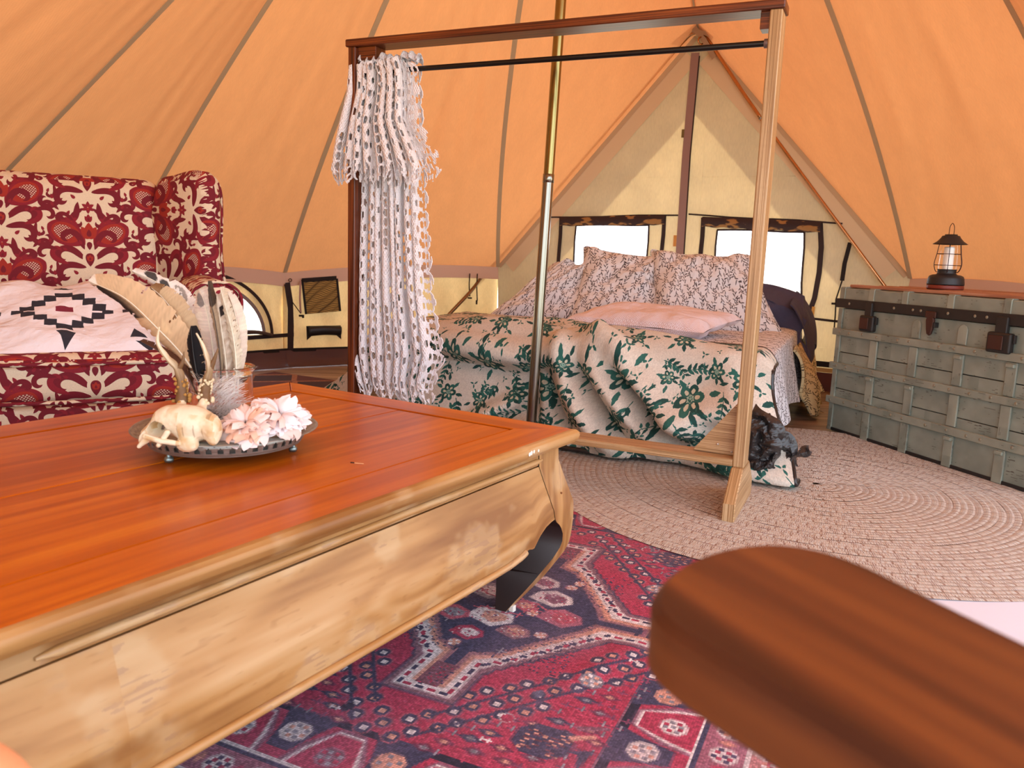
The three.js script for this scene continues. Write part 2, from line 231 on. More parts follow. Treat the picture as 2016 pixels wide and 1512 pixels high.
// ---------- back gable with its two windows (own axes: x along the gable, y up, z towards the room) ----------
const gable = struct('wall_gable'); gable.position.set(1.139, 0, -5.086); gable.rotation.y = -27 * Math.PI / 180;
{
  const edgeL = [-1.4265, 0.649], top = [-0.087, 2.125], edgeR = [1.2257, 0.687];
  const winL = [[-0.845, 0.44], [-0.325, 0.44], [-0.325, 0.962], [-0.833, 0.952]], winR = [[0.118, 0.44], [0.655, 0.44], [0.632, 0.936], [0.118, 0.94]];
  const bumps = dataTex(512, 512, (x, y) => grey(255 * clamp(0.55 * fbm(x / 40, y / 150, 3, 13, 4) + 0.45 * fbm(x / 90 + y / 60, y / 64, 3))), { srgb: false });
  const gm = canvasMat(gableTex, 0.34, { bumpMap: bumps, bumpScale: 0.012 });
  const outline = [edgeL, top, edgeR, [1.2, 0.08], [-1.4, 0.08]];
  const g = extrude(outline, 0.003, 0, [winL.slice().reverse(), winR.slice().reverse()]);
  part('gable_canvas', boxUV(g, 0), gm, gable);
  const dz = [0, 0, 1], S = (pts, w, z = 0.008, t) => strap(pts.map(([x, y]) => [x, y, z]), w, dz, t);
  const wob = (a, b, n = 7, k = 0.006, sd = 0) => Array.from({ length: n }, (_, i) => [lerp(a[0], b[0], i / (n - 1)) + k * Math.sin(i * 1.7 + sd), lerp(a[1], b[1], i / (n - 1)) + k * Math.cos(i * 1.3 + sd)]);
  part('hem', S([[-1.34, 0.66], [-0.13, 1.985]], 0.115, 0.006), M.tan, gable); part('hem', S([[1.13, 0.72], [-0.03, 1.975]], 0.115, 0.006), M.tan, gable);
  part('hem', S([[-1.41, 0.655], [-0.1, 2.09]], 0.03, 0.009), M.seam, gable); part('hem', S([[1.2, 0.7], [-0.06, 2.09]], 0.03, 0.009), M.seam, gable);
  part('zip_flap', S([[-0.097, 2.0], [-0.11, 1.4], [-0.108, 0.8], [-0.106, 0.08]], 0.052, 0.012), M.zip, gable);
  part('zip', S([[-0.07, 1.98], [-0.084, 1.4], [-0.08, 0.8], [-0.08, 0.08]], 0.008, 0.013), M.darkTape, gable);
  part('zip_tab', S([[-0.145, 0.9], [-0.145, 0.83]], 0.02, 0.012), std({ color: 0xc08440, roughness: 0.7 }), gable);
  part('zip_tab', S([[-0.14, 1.55], [-0.14, 1.5]], 0.018, 0.012), std({ color: 0x6b5a2c, roughness: 0.7 }), gable);
  part('seam_tape', S(wob([-1.06, 1.0], [-0.13, 1.028], 8, 0.003), 0.01), M.darkTape, gable); part('seam_tape', S(wob([-0.07, 1.03], [0.84, 0.99], 8, 0.003), 0.01), M.darkTape, gable);
  part('seam_tape', S(wob([0.6, 0.432], [1.2, 0.412], 6, 0.002), 0.014), M.darkTape, gable);
  part('ground_tape', S([[-1.4, 0.17], [1.2, 0.16]], 0.034, 0.012), M.black, gable); part('ground_zip', S([[-1.4, 0.135], [1.2, 0.125]], 0.026, 0.014), std({ color: 0xb9955a, roughness: 0.6 }), gable);
  part('groundsheet_edge', S([[-1.4, 0.06], [1.2, 0.05]], 0.12, 0.012), std({ color: 0x5a2a20, roughness: 0.6 }), gable);
  part('door_tie', S([[0.89, 0.88], [0.872, 0.76], [0.868, 0.66]], 0.024, 0.02), M.black, gable); part('door_tie', S([[0.868, 0.66], [0.845, 0.55], [0.85, 0.46], [0.852, 0.36]], 0.008, 0.02), M.black, gable);
  part('cord_toggle', box(0.05, 0.012, 0.014, 0.848, 0.525, 0.022), M.black, gable);
  part('zip_tab', S([[0.725, 0.5], [0.722, 0.44]], 0.018, 0.012), std({ color: 0xc08a38, roughness: 0.7 }), gable);
  // windows
  const mk = (n, W, bandA, bandB, tapes) => {
    const w = struct(n); w.position.copy(gable.position); w.rotation.copy(gable.rotation);
    part('pane', sheet(1, 1, (u, v) => { const a = mix3([...W[0], 0], [...W[1], 0], u), b = mix3([...W[3], 0], [...W[2], 0], u), q = mix3(a, b, v); return [q[0], q[1], -0.006]; }), M.pvc, w);
    part('rolled_cover', thick(sheet(30, 6, (u, v) => [lerp(bandA[0], bandB[0], u), lerp(bandA[1], bandB[1], u) - 0.062 * (1 - v) + 0.003 * Math.sin(u * 40) * (1 - v), 0.012 + 0.016 * Math.sin(Math.PI * v)]), 0.002), phys({ roughness: 0.9, transmission: 0.12, thickness: 0, map: dataTex(256, 32, (x, y) => { const k = smooth(0.52, 0.66, fbm(x / 22, y / 12 + 3, 3)); return mix3([52, 32, 30], [190, 138, 72], k * 0.8); }) }), w);
    for (const [p, width] of tapes) part('frame_tape', S(p, width, 0.011), M.darkTape, w);
    for (let i = 0; i < 4; i++) { const a = W[i], b = W[(i + 1) % 4]; part('pane_border', S(wob(a, b, 6, 0.003, i), 0.012, 0.008), M.darkTape, w); }
  };
  mk('window_1', winL, [-0.95, 1.008], [-0.222, 1.026], [[wob([-0.945, 1.0], [-0.955, 0.3], 7, 0.003), 0.026], [wob([-0.225, 1.02], [-0.232, 0.3], 7, 0.003), 0.026]]);
  mk('window_2', winR, [0.02, 1.018], [0.72, 0.996], [[wob([0.026, 1.01], [0.024, 0.3], 7, 0.003), 0.028], [[[0.716, 0.99], [0.735, 0.85], [0.737, 0.7], [0.725, 0.55], [0.695, 0.43]], 0.03]]);
}
// A-frame of the back door and the centre pole
{
  const GF = (u, v, z = 0.05) => V(u, v, z).applyAxisAngle(V(0, 1, 0), gable.rotation.y).add(gable.position).toArray();
  M.bronze = std({ color: 0xb8875c, metalness: 1, roughness: 0.22 }); M.steel = std({ color: 0x8d8a80, metalness: 1, roughness: 0.2 });
  const a = thing('frame_pole', 'thin shiny bent metal A-frame pole bordering the beige back gable', 'tent pole');
  part('upper_section', tube([GF(-0.828, 1.347), GF(-0.5, 1.7), GF(-0.164, 2.064), GF(-0.12, 2.1), GF(-0.085, 2.106), GF(-0.04, 2.085), GF(0.007, 2.03), GF(0.2, 1.766), GF(0.332, 1.592)], 0.0105, 80, 10), M.bronze, a);
  part('lower_section', tube([GF(-0.828, 1.347), GF(-1.5, 0.612), [-0.3, 0.491, -5.54], [-0.489, 0.275, -5.425], [-0.7, 0.012, -5.3]], 0.0125, 50, 10), std({ color: 0x8a6a4c, metalness: 1, roughness: 0.3 }), a);
  part('lower_section', tube([GF(0.332, 1.592), GF(0.719, 1.11), GF(1.106, 0.63), GF(1.59, 0.012)], 0.0095, 40, 10), M.bronze, a);
  for (const p of [GF(-0.828, 1.347), GF(0.332, 1.592)]) part('joint', moved(new THREE.SphereGeometry(0.0125, 12, 8), ...p), M.steel, a);
  const r = thing('tie_strap', 'grey-brown webbing tie knotted round the top of the A-frame pole', 'strap');
  const nz = [-0.454, 0, 0.891];
  part('webbing', [strap([GF(-0.2, 2.13, 0.03), GF(-0.1, 2.16, 0.035), GF(0.02, 2.12, 0.03)], 0.11, nz), strap([GF(-0.1, 2.13, 0.075), GF(-0.03, 2.05, 0.08), GF(0.03, 1.95, 0.05)], 0.03, nz), strap([GF(0.02, 2.07, 0.075), GF(-0.03, 2.09, 0.085), GF(-0.11, 2.115, 0.07)], 0.022, nz)], std({ color: 0xa08468, roughness: 0.9 }), r);
  part('ring', moved(new THREE.TorusGeometry(0.02, 0.005, 8, 20), ...GF(-0.05, 2.05, 0.075), 0, 0.4, 0), M.bronze, r);
  const c = thing('centre_pole', 'slightly leaning shiny metal tent pole standing in front of the bed', 'tent pole');
  const P = (y) => [lerp(0.0745, 0.161, y / 3), y, -2.93];
  part('lower_section', rod(P(0.012), P(1.02), 0.0195, 20), M.steel, c); part('upper_section', rod(P(1.02), P(2.96), 0.0185, 20), std({ color: 0x8f8050, metalness: 1, roughness: 0.2 }), c);  // upper section tinted golden: orange roof reflection put into its colour
  part('collar', rod(P(1.0), P(1.03), 0.0205, 20), M.steel, c); part('foot', rod(P(0.0), P(0.02), 0.03, 20), M.black, c);
  part('top_boss', rod(P(2.9), P(3.0), 0.03, 16), M.black, c);
}
// ---------- floor, ground outside ----------
{
  const R = rng(5), fl = struct('floor');
  const t = ['a', 'b', 'c'].map((_, i) => std({ roughness: 0.42, map: dataTex(512, 128, wood(512, 128, [0x6d5444, 0x92745c, 0xb39678], { seed: i * 9, sx: 2, sy: 10, ring: 3 }), { rx: 0.9, ry: 4 }) }));
  part('subfloor', boxUV(new THREE.BoxGeometry(8.4, 0.04, 8.4), 0), std({ color: 0x584436 }), fl).position.set(0.1, -0.031, -2.3);
  const geo = boxUV(new RoundedBoxGeometry(1.795, 0.011, 0.172, 1, 0.0015), 0);
  for (let r = 0; r < 33; r++) for (let k = 0; k < 4; k++) { const m = part('plank', geo, t[(r * 3 + k * 2 + (R() * 3 | 0)) % 3], fl); m.position.set(-2.9 + k * 1.8 + (r % 3) * 0.6 - 0.6, -0.0056, -5.3 + r * 0.175 ); }
  const gd = struct('ground');
  const gm = std({ roughness: 1, map: dataTex(512, 512, (x, y) => { const k = fbm(x / 32, y / 32, 5, 16, 16), q = hash2(x, y); return [lerp(150, 205, k) + 25 * (q - 0.5), lerp(148, 200, k) + 25 * (q - 0.5), lerp(128, 180, k) + 25 * (q - 0.5)]; }, { rx: 40, ry: 40 }) });
  const gg = new THREE.PlaneGeometry(80, 80); gg.rotateX(-Math.PI / 2); part('terrain', gg, gm, gd).position.set(0, -0.06, 0);
}
// ---------- coffee table ----------
const W = {};
W.honey = phys({ roughness: 0.3, specularIntensity: 0.75, map: dataTex(1024, 512, wood(1024, 512, [0xa04400, 0xbf5e04, 0xd27a10], { seed: 3, sx: 1, sy: 16, ring: 2.5, streak: 0.72, knots: [[0.3, 0.3, 0.5], [0.75, 0.7, 0.6]] }), { rx: 0.9, ry: 1.8 }) });
W.tan = std({ roughness: 0.5, map: dataTex(1024, 512, (() => { const f = wood(1024, 512, [0x845424, 0xac7c46, 0xc0986a], { seed: 8, sx: 2, sy: 14, ring: 3, streak: 0.62, knots: [[0.5, 0.45, 0.7]] }); return (x, y) => { const c = f(x, y), k = smooth(0.52, 0.7, fbm(x / 90 + 3, y / 60, 4, 0, 0)), m = noise(x / 26, y / 3.2); return mix3(mix3(c, [196, 166, 128], 0.45 * k), [140, 102, 78], m > 0.72 ? 0.4 * k : 0); }; })(), { rx: 0.9, ry: 1.8 }) });
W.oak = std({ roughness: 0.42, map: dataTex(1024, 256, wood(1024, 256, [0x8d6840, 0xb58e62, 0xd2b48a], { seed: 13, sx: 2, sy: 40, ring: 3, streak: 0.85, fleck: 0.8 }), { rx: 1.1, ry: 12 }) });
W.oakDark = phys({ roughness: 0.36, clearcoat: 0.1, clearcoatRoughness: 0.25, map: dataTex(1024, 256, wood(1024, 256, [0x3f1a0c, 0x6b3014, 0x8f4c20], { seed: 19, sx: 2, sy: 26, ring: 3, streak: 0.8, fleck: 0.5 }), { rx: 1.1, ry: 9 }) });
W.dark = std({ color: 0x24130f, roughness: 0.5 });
W.arm = phys({ roughness: 0.5, specularIntensity: 0.5, map: dataTex(1024, 512, wood(1024, 512, [0x3c1b0d, 0x5f2f16, 0x82471e], { seed: 23, sx: 1, sy: 9, ring: 3, streak: 0.7, fleck: 0.1 }), { rx: 1.2, ry: 3 }) });
{
  const L = 1.3, Wd = 0.86, t = thing('coffee_table', 'low orange-brown wooden coffee table with inset top and bowed apron', 'table', [-0.564, 0, -1.281], 58.07 * Math.PI / 180);
  const hx = L / 2, hz = Wd / 2, fx = 0.093, fz = 0.105, e = 0.012;
  const flat = (pts, y0, y1, g, mat, name, grain, off, b = 0.0015) => { const q = extrude(pts.map(([x, z]) => [x, -z]), y1 - y0, b); q.rotateX(-Math.PI / 2); q.translate(0, (y0 + y1) / 2, 0); return part(name, boxUV(q, grain, off), mat, g); };
  const o = [hx - e, hz - e], i = [hx - fx, hz - fz], gp = 0.0008;
  flat([[-o[0] + gp, o[1]], [o[0] - gp, o[1]], [i[0] - gp, i[1]], [-i[0] + gp, i[1]]], 0.362, 0.39, t, W.honey, 'frame_board', 0, 0.1);
  flat([[-o[0] + gp, -o[1]], [-i[0] + gp, -i[1]], [i[0] - gp, -i[1]], [o[0] - gp, -o[1]]], 0.362, 0.39, t, W.honey, 'frame_board', 0, 0.43);
  flat([[o[0], o[1] - gp], [o[0], -o[1] + gp], [i[0], -i[1] + gp], [i[0], i[1] - gp]], 0.362, 0.39, t, W.honey, 'frame_board', 2, 0.77);
  flat([[-o[0], o[1] - gp], [-i[0], i[1] - gp], [-i[0], -i[1] + gp], [-o[0], -o[1] + gp]], 0.362, 0.39, t, W.honey, 'frame_board', 2, 0.31);
  const px = i[0] - 0.006, pz = i[1] - 0.006, seam = hz - 0.405;
  flat([[-px, pz], [px, pz], [px, seam + 0.0004], [-px, seam + 0.0004]], 0.362, 0.3885, t, W.honey, 'top_board', 0, 0.2); flat([[-px, seam - 0.0004], [px, seam - 0.0004], [px, -pz], [-px, -pz]], 0.362, 0.389, t, W.honey, 'top_board', 0, 0.63);
  part('under_panel', boxUV(box(L - 0.1, 0.012, Wd - 0.1, 0, 0.353, 0), 0), W.oakDark, t);
  // moulded rim swept round the four mitred corners
  const ringOf = (prof, name, mat, grainOff) => { const P = [], U = [], cs = [[1, 1], [1, -1], [-1, -1], [-1, 1]]; for (let c = 0; c < 4; c++) { const [a, b] = [cs[c], cs[(c + 1) % 4]]; for (let k = 0; k < prof.length - 1; k++) { const q = (s, [d, y]) => [s[0] * (hx - d), y, s[1] * (hz - d)]; const A = q(a, prof[k]), B = q(b, prof[k]), Cc = q(b, prof[k + 1]), D = q(a, prof[k + 1]); for (const v of [A, B, Cc, A, Cc, D]) { P.push(...v); U.push((c % 2 ? v[0] : v[2]) + grainOff, prof[k][1] * 1 + (v === A || v === B ? 0 : 0.004) + c * 0.2); } } } const g = new THREE.BufferGeometry(); g.setAttribute('position', new THREE.Float32BufferAttribute(P, 3)); g.setAttribute('uv', new THREE.Float32BufferAttribute(U, 2)); return part(name, toCreasedNormals(g, 0.7), mat, t); };
  ringOf([[0.0125, 0.39], [0.006, 0.3885], [0.0015, 0.384], [0, 0.377], [0.002, 0.369], [0.008, 0.362], [0.016, 0.3585], [0.034, 0.357]], 'edge_moulding', W.tan, 0.2);
  ringOf([[0.03, 0.358], [0.033, 0.352], [0.0325, 0.34], [0.0325, 0.329], [0.036, 0.3265]], 'frieze', W.tan, 0.55);
  const under = (x) => { const d = hx - Math.abs(x); return interp([[0.083, 0.2155], [0.097, 0.214], [0.118, 0.209], [0.136, 0.2], [0.15, 0.188], [0.158, 0.178], [0.164, 0.1765], [0.179, 0.181], [0.186, 0.1805], [0.209, 0.174], [0.25, 0.1695], [0.3, 0.1685]], d); };
  const bulge = [[0, 0.097], [0.03, 0.075], [0.049, 0.061], [0.075, 0.043], [0.096, 0.031], [0.125, 0.015], [0.145, 0.008], [0.164, 0.005], [0.203, 0.003], [0.236, 0.004], [0.27, 0.014], [0.297, 0.022], [0.327, 0.03], [0.352, 0.031]], O = (y) => interp(bulge, y);
  const apron = (len, other) => { const q = (x) => under(x / len * L * 1); const g = sheet(160, 16, (u, v) => { const half = len / 2 - 0.0815, x = lerp(-half, half, u), d = len / 2 - Math.abs(x), yb = under(hx - d), y = lerp(yb, 0.3265, v); return [x, y, other / 2 - O(y) - 0.0015]; }, (u, v) => [u * len + other, v * 0.16 + len]); return thick(g, 0.022); };
  const lip = (len, other) => { const p = []; for (let k = 0; k <= 60; k++) { const half = len / 2 - 0.195, x = lerp(-half, half, k / 60), y = under(hx - (len / 2 - Math.abs(x))) + 0.002; p.push([x, y, other / 2 - 0.004]); } return tube(p, 0.0065, 90, 8); };
  for (const [len, other, rot, z] of [[L, Wd, 0, 1], [L, Wd, Math.PI, 1], [Wd, L, Math.PI / 2, 1], [Wd, L, -Math.PI / 2, 1]]) { const a = part('apron', apron(len, other), W.tan, t); a.rotation.y = rot; part('lower_bead', lip(len, other), W.tan, a); }
  part('bead', tube([[hx - 0.1, 0.3385, hz - 0.031], [hx - 0.6, 0.3385, hz - 0.031], [hx - 1.075, 0.3385, hz - 0.031]], (k) => 0.0058 * Math.min(1, 0.35 + 30 * Math.min(k, 1 - k)), 90, 10), W.tan, t);
  const inner = [[0, 0.116], [0.03, 0.112], [0.072, 0.1], [0.096, 0.085], [0.121, 0.068], [0.145, 0.05], [0.158, 0.044], [0.175, 0.0465], [0.19, 0.056], [0.2, 0.066], [0.209, 0.0785], [0.215, 0.083], [0.25, 0.093], [0.328, 0.112], [0.353, 0.112]];
  const far = (y) => y < 0.093 ? 0.118 : Math.max(interp(inner, y), interp([[0.0931, 0.1], [0.15, 0.085], [0.2, 0.085], [0.215, 0.09]], y));
  const ys = [0, 0.004, 0.03, 0.05, 0.075, 0.0929, 0.0932, 0.11, 0.125, 0.145, 0.158, 0.175, 0.19, 0.2, 0.209, 0.215, 0.235, 0.25, 0.27, 0.297, 0.327, 0.353];
  const legG = (faces, cap, sx, sz) => { const ring = (y) => { const a = O(y), b = interp(inner, y), f = far(y), r = 0.003; return [[a + r, a], [b, a], [f, f], [a, b], [a, a + r]].map(([x, z]) => [sx * (hx - x), y, sz * (hz - z)]); }; const P = [], U = [], fl = sx * sz < 0; const tri = (p, q, r) => { for (const v of fl ? [p, r, q] : [p, q, r]) { P.push(...v); U.push(v[1], v[0] + v[2]); } }; for (let k = 0; k < ys.length - 1; k++) { const a = ring(ys[k]), b = ring(ys[k + 1]); for (const j of faces) { const n = (j + 1) % 5; tri(a[j], b[n], b[j]); tri(a[j], a[n], b[n]); } } if (cap) { const c = ring(0); tri(c[0], c[2], c[1]); tri(c[0], c[3], c[2]); tri(c[0], c[4], c[3]); } const g = new THREE.BufferGeometry(); g.setAttribute('position', new THREE.Float32BufferAttribute(P, 3)); g.setAttribute('uv', new THREE.Float32BufferAttribute(U, 2)); return toCreasedNormals(g, 0.6); };
  for (const [sx, sz] of [[1, 1], [1, -1], [-1, -1], [-1, 1]]) { const l = part('leg', legG([0, 3, 4], true, sx, sz), W.tan, t); part('inner_side', legG([1, 2], false, sx, sz), W.dark, l, 'inner side of the leg with under-table shade put into its colour'); if (sx > 0 && sz > 0) { part('foot_pad', box(0.012, 0.016, 0.012, hx - 0.102, 0.0085, hz - 0.086), std({ color: 0xd8cfc4 }), l, 'pale felt foot pad'); part('peg', moved(new THREE.CylinderGeometry(0.0022, 0.0022, 0.003, 10), hx - 0.05, 0.262, hz - 0.0105, Math.PI / 2), std({ color: 0x7a4a22 }), l); } }  // inner faces darkened: shade beneath the table put into their colour
  part('wear_mark', [[0.965, 0.003], [0.985, 0.0045], [0.99, 0.004], [0.978, 0.0035]].map(([x, r], k) => moved(new THREE.SphereGeometry(r, 8, 6), hx - 0.17 - (x - 0.965) * 1.3, 0.376 + 0.003 * Math.sin(k * 3), hz - 0.0012, 0, 0, 0)).map((g) => edit(g, (x, y, z) => [x, y, hz + 0.0004 + (z - hz) * 0.12])), std({ color: 0xe8dccb }), t, 'chipped pale wear marks on the rim');
}
// ---------- clothes rack (own axes: x to the right, z towards the camera) ----------
const rackTurn = -24.39 * Math.PI / 180;
{
  const t = thing('clothes_rack', 'tall open oak clothes rail frame standing before the bed', 'clothes rack', [0.665, 0.004, -2.298], rackTurn);
  const Lx = -1.366;
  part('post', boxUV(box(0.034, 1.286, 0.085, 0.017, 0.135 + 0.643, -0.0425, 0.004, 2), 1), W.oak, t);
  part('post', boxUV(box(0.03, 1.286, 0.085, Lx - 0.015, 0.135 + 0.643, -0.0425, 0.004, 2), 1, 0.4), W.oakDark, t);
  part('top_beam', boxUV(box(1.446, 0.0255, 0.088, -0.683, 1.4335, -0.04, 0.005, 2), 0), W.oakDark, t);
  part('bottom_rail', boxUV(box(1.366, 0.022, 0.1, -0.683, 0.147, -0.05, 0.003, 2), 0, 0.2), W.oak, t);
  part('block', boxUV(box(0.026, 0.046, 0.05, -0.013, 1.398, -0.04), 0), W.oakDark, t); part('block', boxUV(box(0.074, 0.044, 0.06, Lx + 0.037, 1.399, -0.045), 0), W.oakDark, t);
  for (const [x, s] of [[0, -1], [Lx, 1]]) { const b = extrude([[0, 0], [s * 0.127, 0.003], [s * 0.125, 0.009], [s * 0.004, 0.164], [0, 0.166]].slice().sort(() => 0), 0.014, 0.001); const m = part('corner_bracket', boxUV(b, 0), W.oak, t); m.position.set(x, 0.1585, -0.055); for (const [r, a, b] of [[0.0042, 0.055, 0.03], [0.0035, 0.012, 0.012]]) part('screw', moved(new THREE.SphereGeometry(r, 10, 8), s * a, b, 0.007), std({ color: 0xd8d4cc, metalness: 0.7, roughness: 0.3 }), m); }
  part('hanging_rod', rod([Lx, 1.343, -0.042], [0, 1.343, -0.042], 0.0085, 16), std({ color: 0x0c0b0d, roughness: 0.35 }), t);
  for (const [a, b] of [[-0.014, 0.001], [Lx - 0.001, Lx + 0.014]]) part('rod_socket', rod([a, 1.343, -0.042], [b, 1.343, -0.042], 0.0125, 20), std({ color: 0x8d8286, metalness: 0.4, roughness: 0.5 }), t);
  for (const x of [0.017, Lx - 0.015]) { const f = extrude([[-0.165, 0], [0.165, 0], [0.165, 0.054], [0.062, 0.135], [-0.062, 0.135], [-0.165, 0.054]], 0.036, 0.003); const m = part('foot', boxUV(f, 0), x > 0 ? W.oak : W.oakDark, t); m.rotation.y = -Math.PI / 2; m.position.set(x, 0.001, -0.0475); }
}
// ---------- trunk ----------
const trunkTurn = -72.4 * Math.PI / 180;
{
  const t = thing('travel_trunk', 'old grey-green painted wooden trunk with slats and iron clasps', 'trunk', [1.454, 0.005, -3.561], trunkTurn);
  const paint = (base, sd) => dataTex(512, 256, (x, y) => { const n = fbm(x / 60 + sd, y / 40, 4), s = noise(x / 14 + sd * 3, y / 1.6), k = noise(x / 50, y / 50 + sd); let c = base.map((q) => q * (0.86 + 0.28 * n)); if (s > 0.88 && k > 0.55) c = mix3(c, [60, 50, 42], 0.75); return mix3(c, [88, 100, 92], 0.3 * smooth(0.5, 0.8, k)); }, { rx: 1.4, ry: 2.5 });
  const p1 = std({ roughness: 0.62, map: paint([134, 142, 130], 1), bumpMap: weave, bumpScale: 0.0003 }), p2 = std({ roughness: 0.55, map: paint([140, 146, 132], 4) }), iron = std({ color: 0x33302e, roughness: 0.55, metalness: 0.5 }), rust = std({ color: 0x4a2f26, roughness: 0.6, metalness: 0.5 }), riv = std({ color: 0x8f8874, roughness: 0.4, metalness: 0.4 });
  const L = 1.05, D = 0.56;
  part('carcass', boxUV(box(L - 0.03, 0.56, D - 0.03, L / 2, 0.28, -D / 2), 0), iron, t);
  for (const [a, b] of [[0.004, 0.1255], [0.1275, 0.194], [0.1975, 0.358], [0.3615, 0.553]]) { part('front_board', boxUV(box(L - 0.004, b - a, 0.02, L / 2, (a + b) / 2, -0.011, 0.0015), 0, a * 7), p1, t); part('end_board', boxUV(box(0.02, b - a, D - 0.04, 0.012, (a + b) / 2, -D / 2, 0.0015), 2, a * 3), p1, t); part('end_board', boxUV(box(0.02, b - a, D - 0.04, L - 0.012, (a + b) / 2, -D / 2, 0.0015), 2, a * 5), p1, t); part('back_board', boxUV(box(L - 0.004, b - a, 0.02, L / 2, (a + b) / 2, -D + 0.011, 0.0015), 0, a * 4), p1, t); }
  const rivets = (pts, r, parent) => { const m = part('rivets', pts.map((q) => { const g = new THREE.SphereGeometry(r, 8, 6); g.scale(1, 1, 0.45); return moved(g, ...q); }), riv, parent); m.userData.kind = 'stuff'; };
  for (const [a, b, sd] of [[0.434, 0.464, 0], [0.282, 0.311, 3], [0.126, 0.157, 5]]) { const s = part('slat', boxUV(box(L + 0.036, b - a, 0.016, L / 2, (a + b) / 2, 0.007, 0.003), 0, a), p2, t); rivets([0.03, 0.1, 0.19, 0.255, 0.38, 0.45, 0.58, 0.66, 0.76, 0.83, 0.94, 1.02].map((x, i) => [x - 0.01 * ((i + sd) % 3), (a + b) / 2 + 0.002 * Math.sin(i * 4 + sd), 0.015]), 0.0065, s); for (const x of [-0.013, L + 0.013]) part('slat', boxUV(box(0.014, b - a, D, x, (a + b) / 2, -D / 2 + 0.012, 0.003), 2, a), p2, t); }
  for (const x of [0.233, 0.449, 0.668, 0.888]) for (const [a, b, k] of [[0.003, 0.124, 0], [0.159, 0.28, 1], [0.313, 0.432, 2]]) { const s = part('batten', boxUV(box(0.042, b - a, 0.009, x, (a + b) / 2, 0.0035, 0.003), 1, x), p2, t); if ((k + Math.round(x * 10)) % 2) part('hook', box(0.034, 0.014, 0.016, x, b - 0.012, 0.01, 0.004, 2), p2, s); }
  for (const x of [0.449, 0.668]) { const g = extrude([[-0.021, 0], [0.021, 0], [0.021, 0.058], [0.014, 0.07], [0, 0.075], [-0.014, 0.07], [-0.021, 0.058]], 0.006, 0.002); g.translate(x, 0.467, 0.002); part('batten', boxUV(g, 1), p2, t); }
  for (const [a, b] of [[0.002, 0.554]]) for (const x of [0.012, L - 0.012]) part('corner_strip', boxUV(box(0.026, b - a, 0.008, x, (a + b) / 2, 0.003), 1), p2, t);
  part('bottom_strip', boxUV(box(L + 0.008, 0.014, 0.006, L / 2, 0.009, 0.003), 0), iron, t);
  // lid
  const lid = part('lid', boxUV(box(L + 0.004, 0.086, D, L / 2, 0.6, -D / 2 + 0.002, 0.004, 2), 0, 2), p1, t, 'lid with a dark iron edge band');
  part('edge_band', boxUV(box(L + 0.03, 0.04, 0.01, L / 2, 0.576, 0.007, 0.002), 0), iron, lid); for (const x of [-0.008, L + 0.008]) part('edge_band', boxUV(box(0.01, 0.04, D + 0.01, x, 0.576, -D / 2 + 0.006, 0.002), 2), iron, lid);
  rivets([0.07, 0.19, 0.33, 0.43, 0.47, 0.6, 0.72, 0.77, 0.85, 0.98].map((x) => [x, 0.577, 0.0125]), 0.006, lid);
  for (const x of [0.013, 0.19, 0.375, 0.6, 0.84, 1.037]) part('lid_strap', [box(0.03, 0.05, 0.006, x, 0.619, 0.004, 0.002), box(0.03, 0.006, D, x, 0.645, -D / 2 + 0.004, 0.002)].map((g) => boxUV(g, 1)), p2, lid);
  const topW = std({ roughness: 0.5, map: dataTex(512, 128, wood(512, 128, [0x7a4a34, 0xa8745a, 0xc49a80], { seed: 31, sx: 2, sy: 14, ring: 3 }), { rx: 1, ry: 4 }) });
  for (const [z, w, x0, x1] of [[-0.05, 0.055, 0.02, 1.03], [-0.17, 0.06, 0.06, 1.04], [-0.31, 0.06, 0.03, 1.03], [-0.45, 0.06, 0.05, 1.02]]) part('lid_slat', boxUV(box(x1 - x0, 0.014, w, (x0 + x1) / 2, 0.652, z, 0.004, 2), 0, z), topW, lid);
  // clasps and hasp
  const clasp = (x0, x1, y0, y1, sd) => { const c = part('clasp', [box(x1 - x0, y1 - y0, 0.026, (x0 + x1) / 2, (y0 + y1) / 2, 0.014, 0.008, 2), box((x1 - x0) * 0.5, 0.07, 0.018, (x0 + x1) / 2, y1 + 0.02, 0.012, 0.005, 2), box(0.008, 0.03, 0.012, x1 + 0.004, y1 - 0.02, 0.01)], iron, t, 'black iron clasp'); part('plate', box((x1 - x0) * 0.62, (y1 - y0) * 0.7, 0.006, (x0 + x1) / 2 - 0.008, (y0 + y1) / 2, 0.028, 0.003), rust, c); };
  clasp(0.155, 0.235, 0.468, 0.535, 1); clasp(0.79, 0.885, 0.458, 0.53, 2);
  const h = extrude([[-0.014, 0.07], [0.014, 0.07], [0.02, 0.055], [0.015, 0.02], [0.01, 0.002], [0, -0.004], [-0.01, 0.002], [-0.015, 0.02], [-0.02, 0.055]], 0.012, 0.003); h.translate(0.525, 0.49, 0.014); const hs = part('hasp', h, rust, t, 'rusty hasp'); part('lug', [moved(new THREE.TorusGeometry(0.012, 0.004, 8, 18), 0.525, 0.552, 0.016), box(0.05, 0.026, 0.008, 0.525, 0.566, 0.016, 0.004)], rust, hs); part('staple', box(0.012, 0.02, 0.02, 0.547, 0.528, 0.01), iron, hs);
}
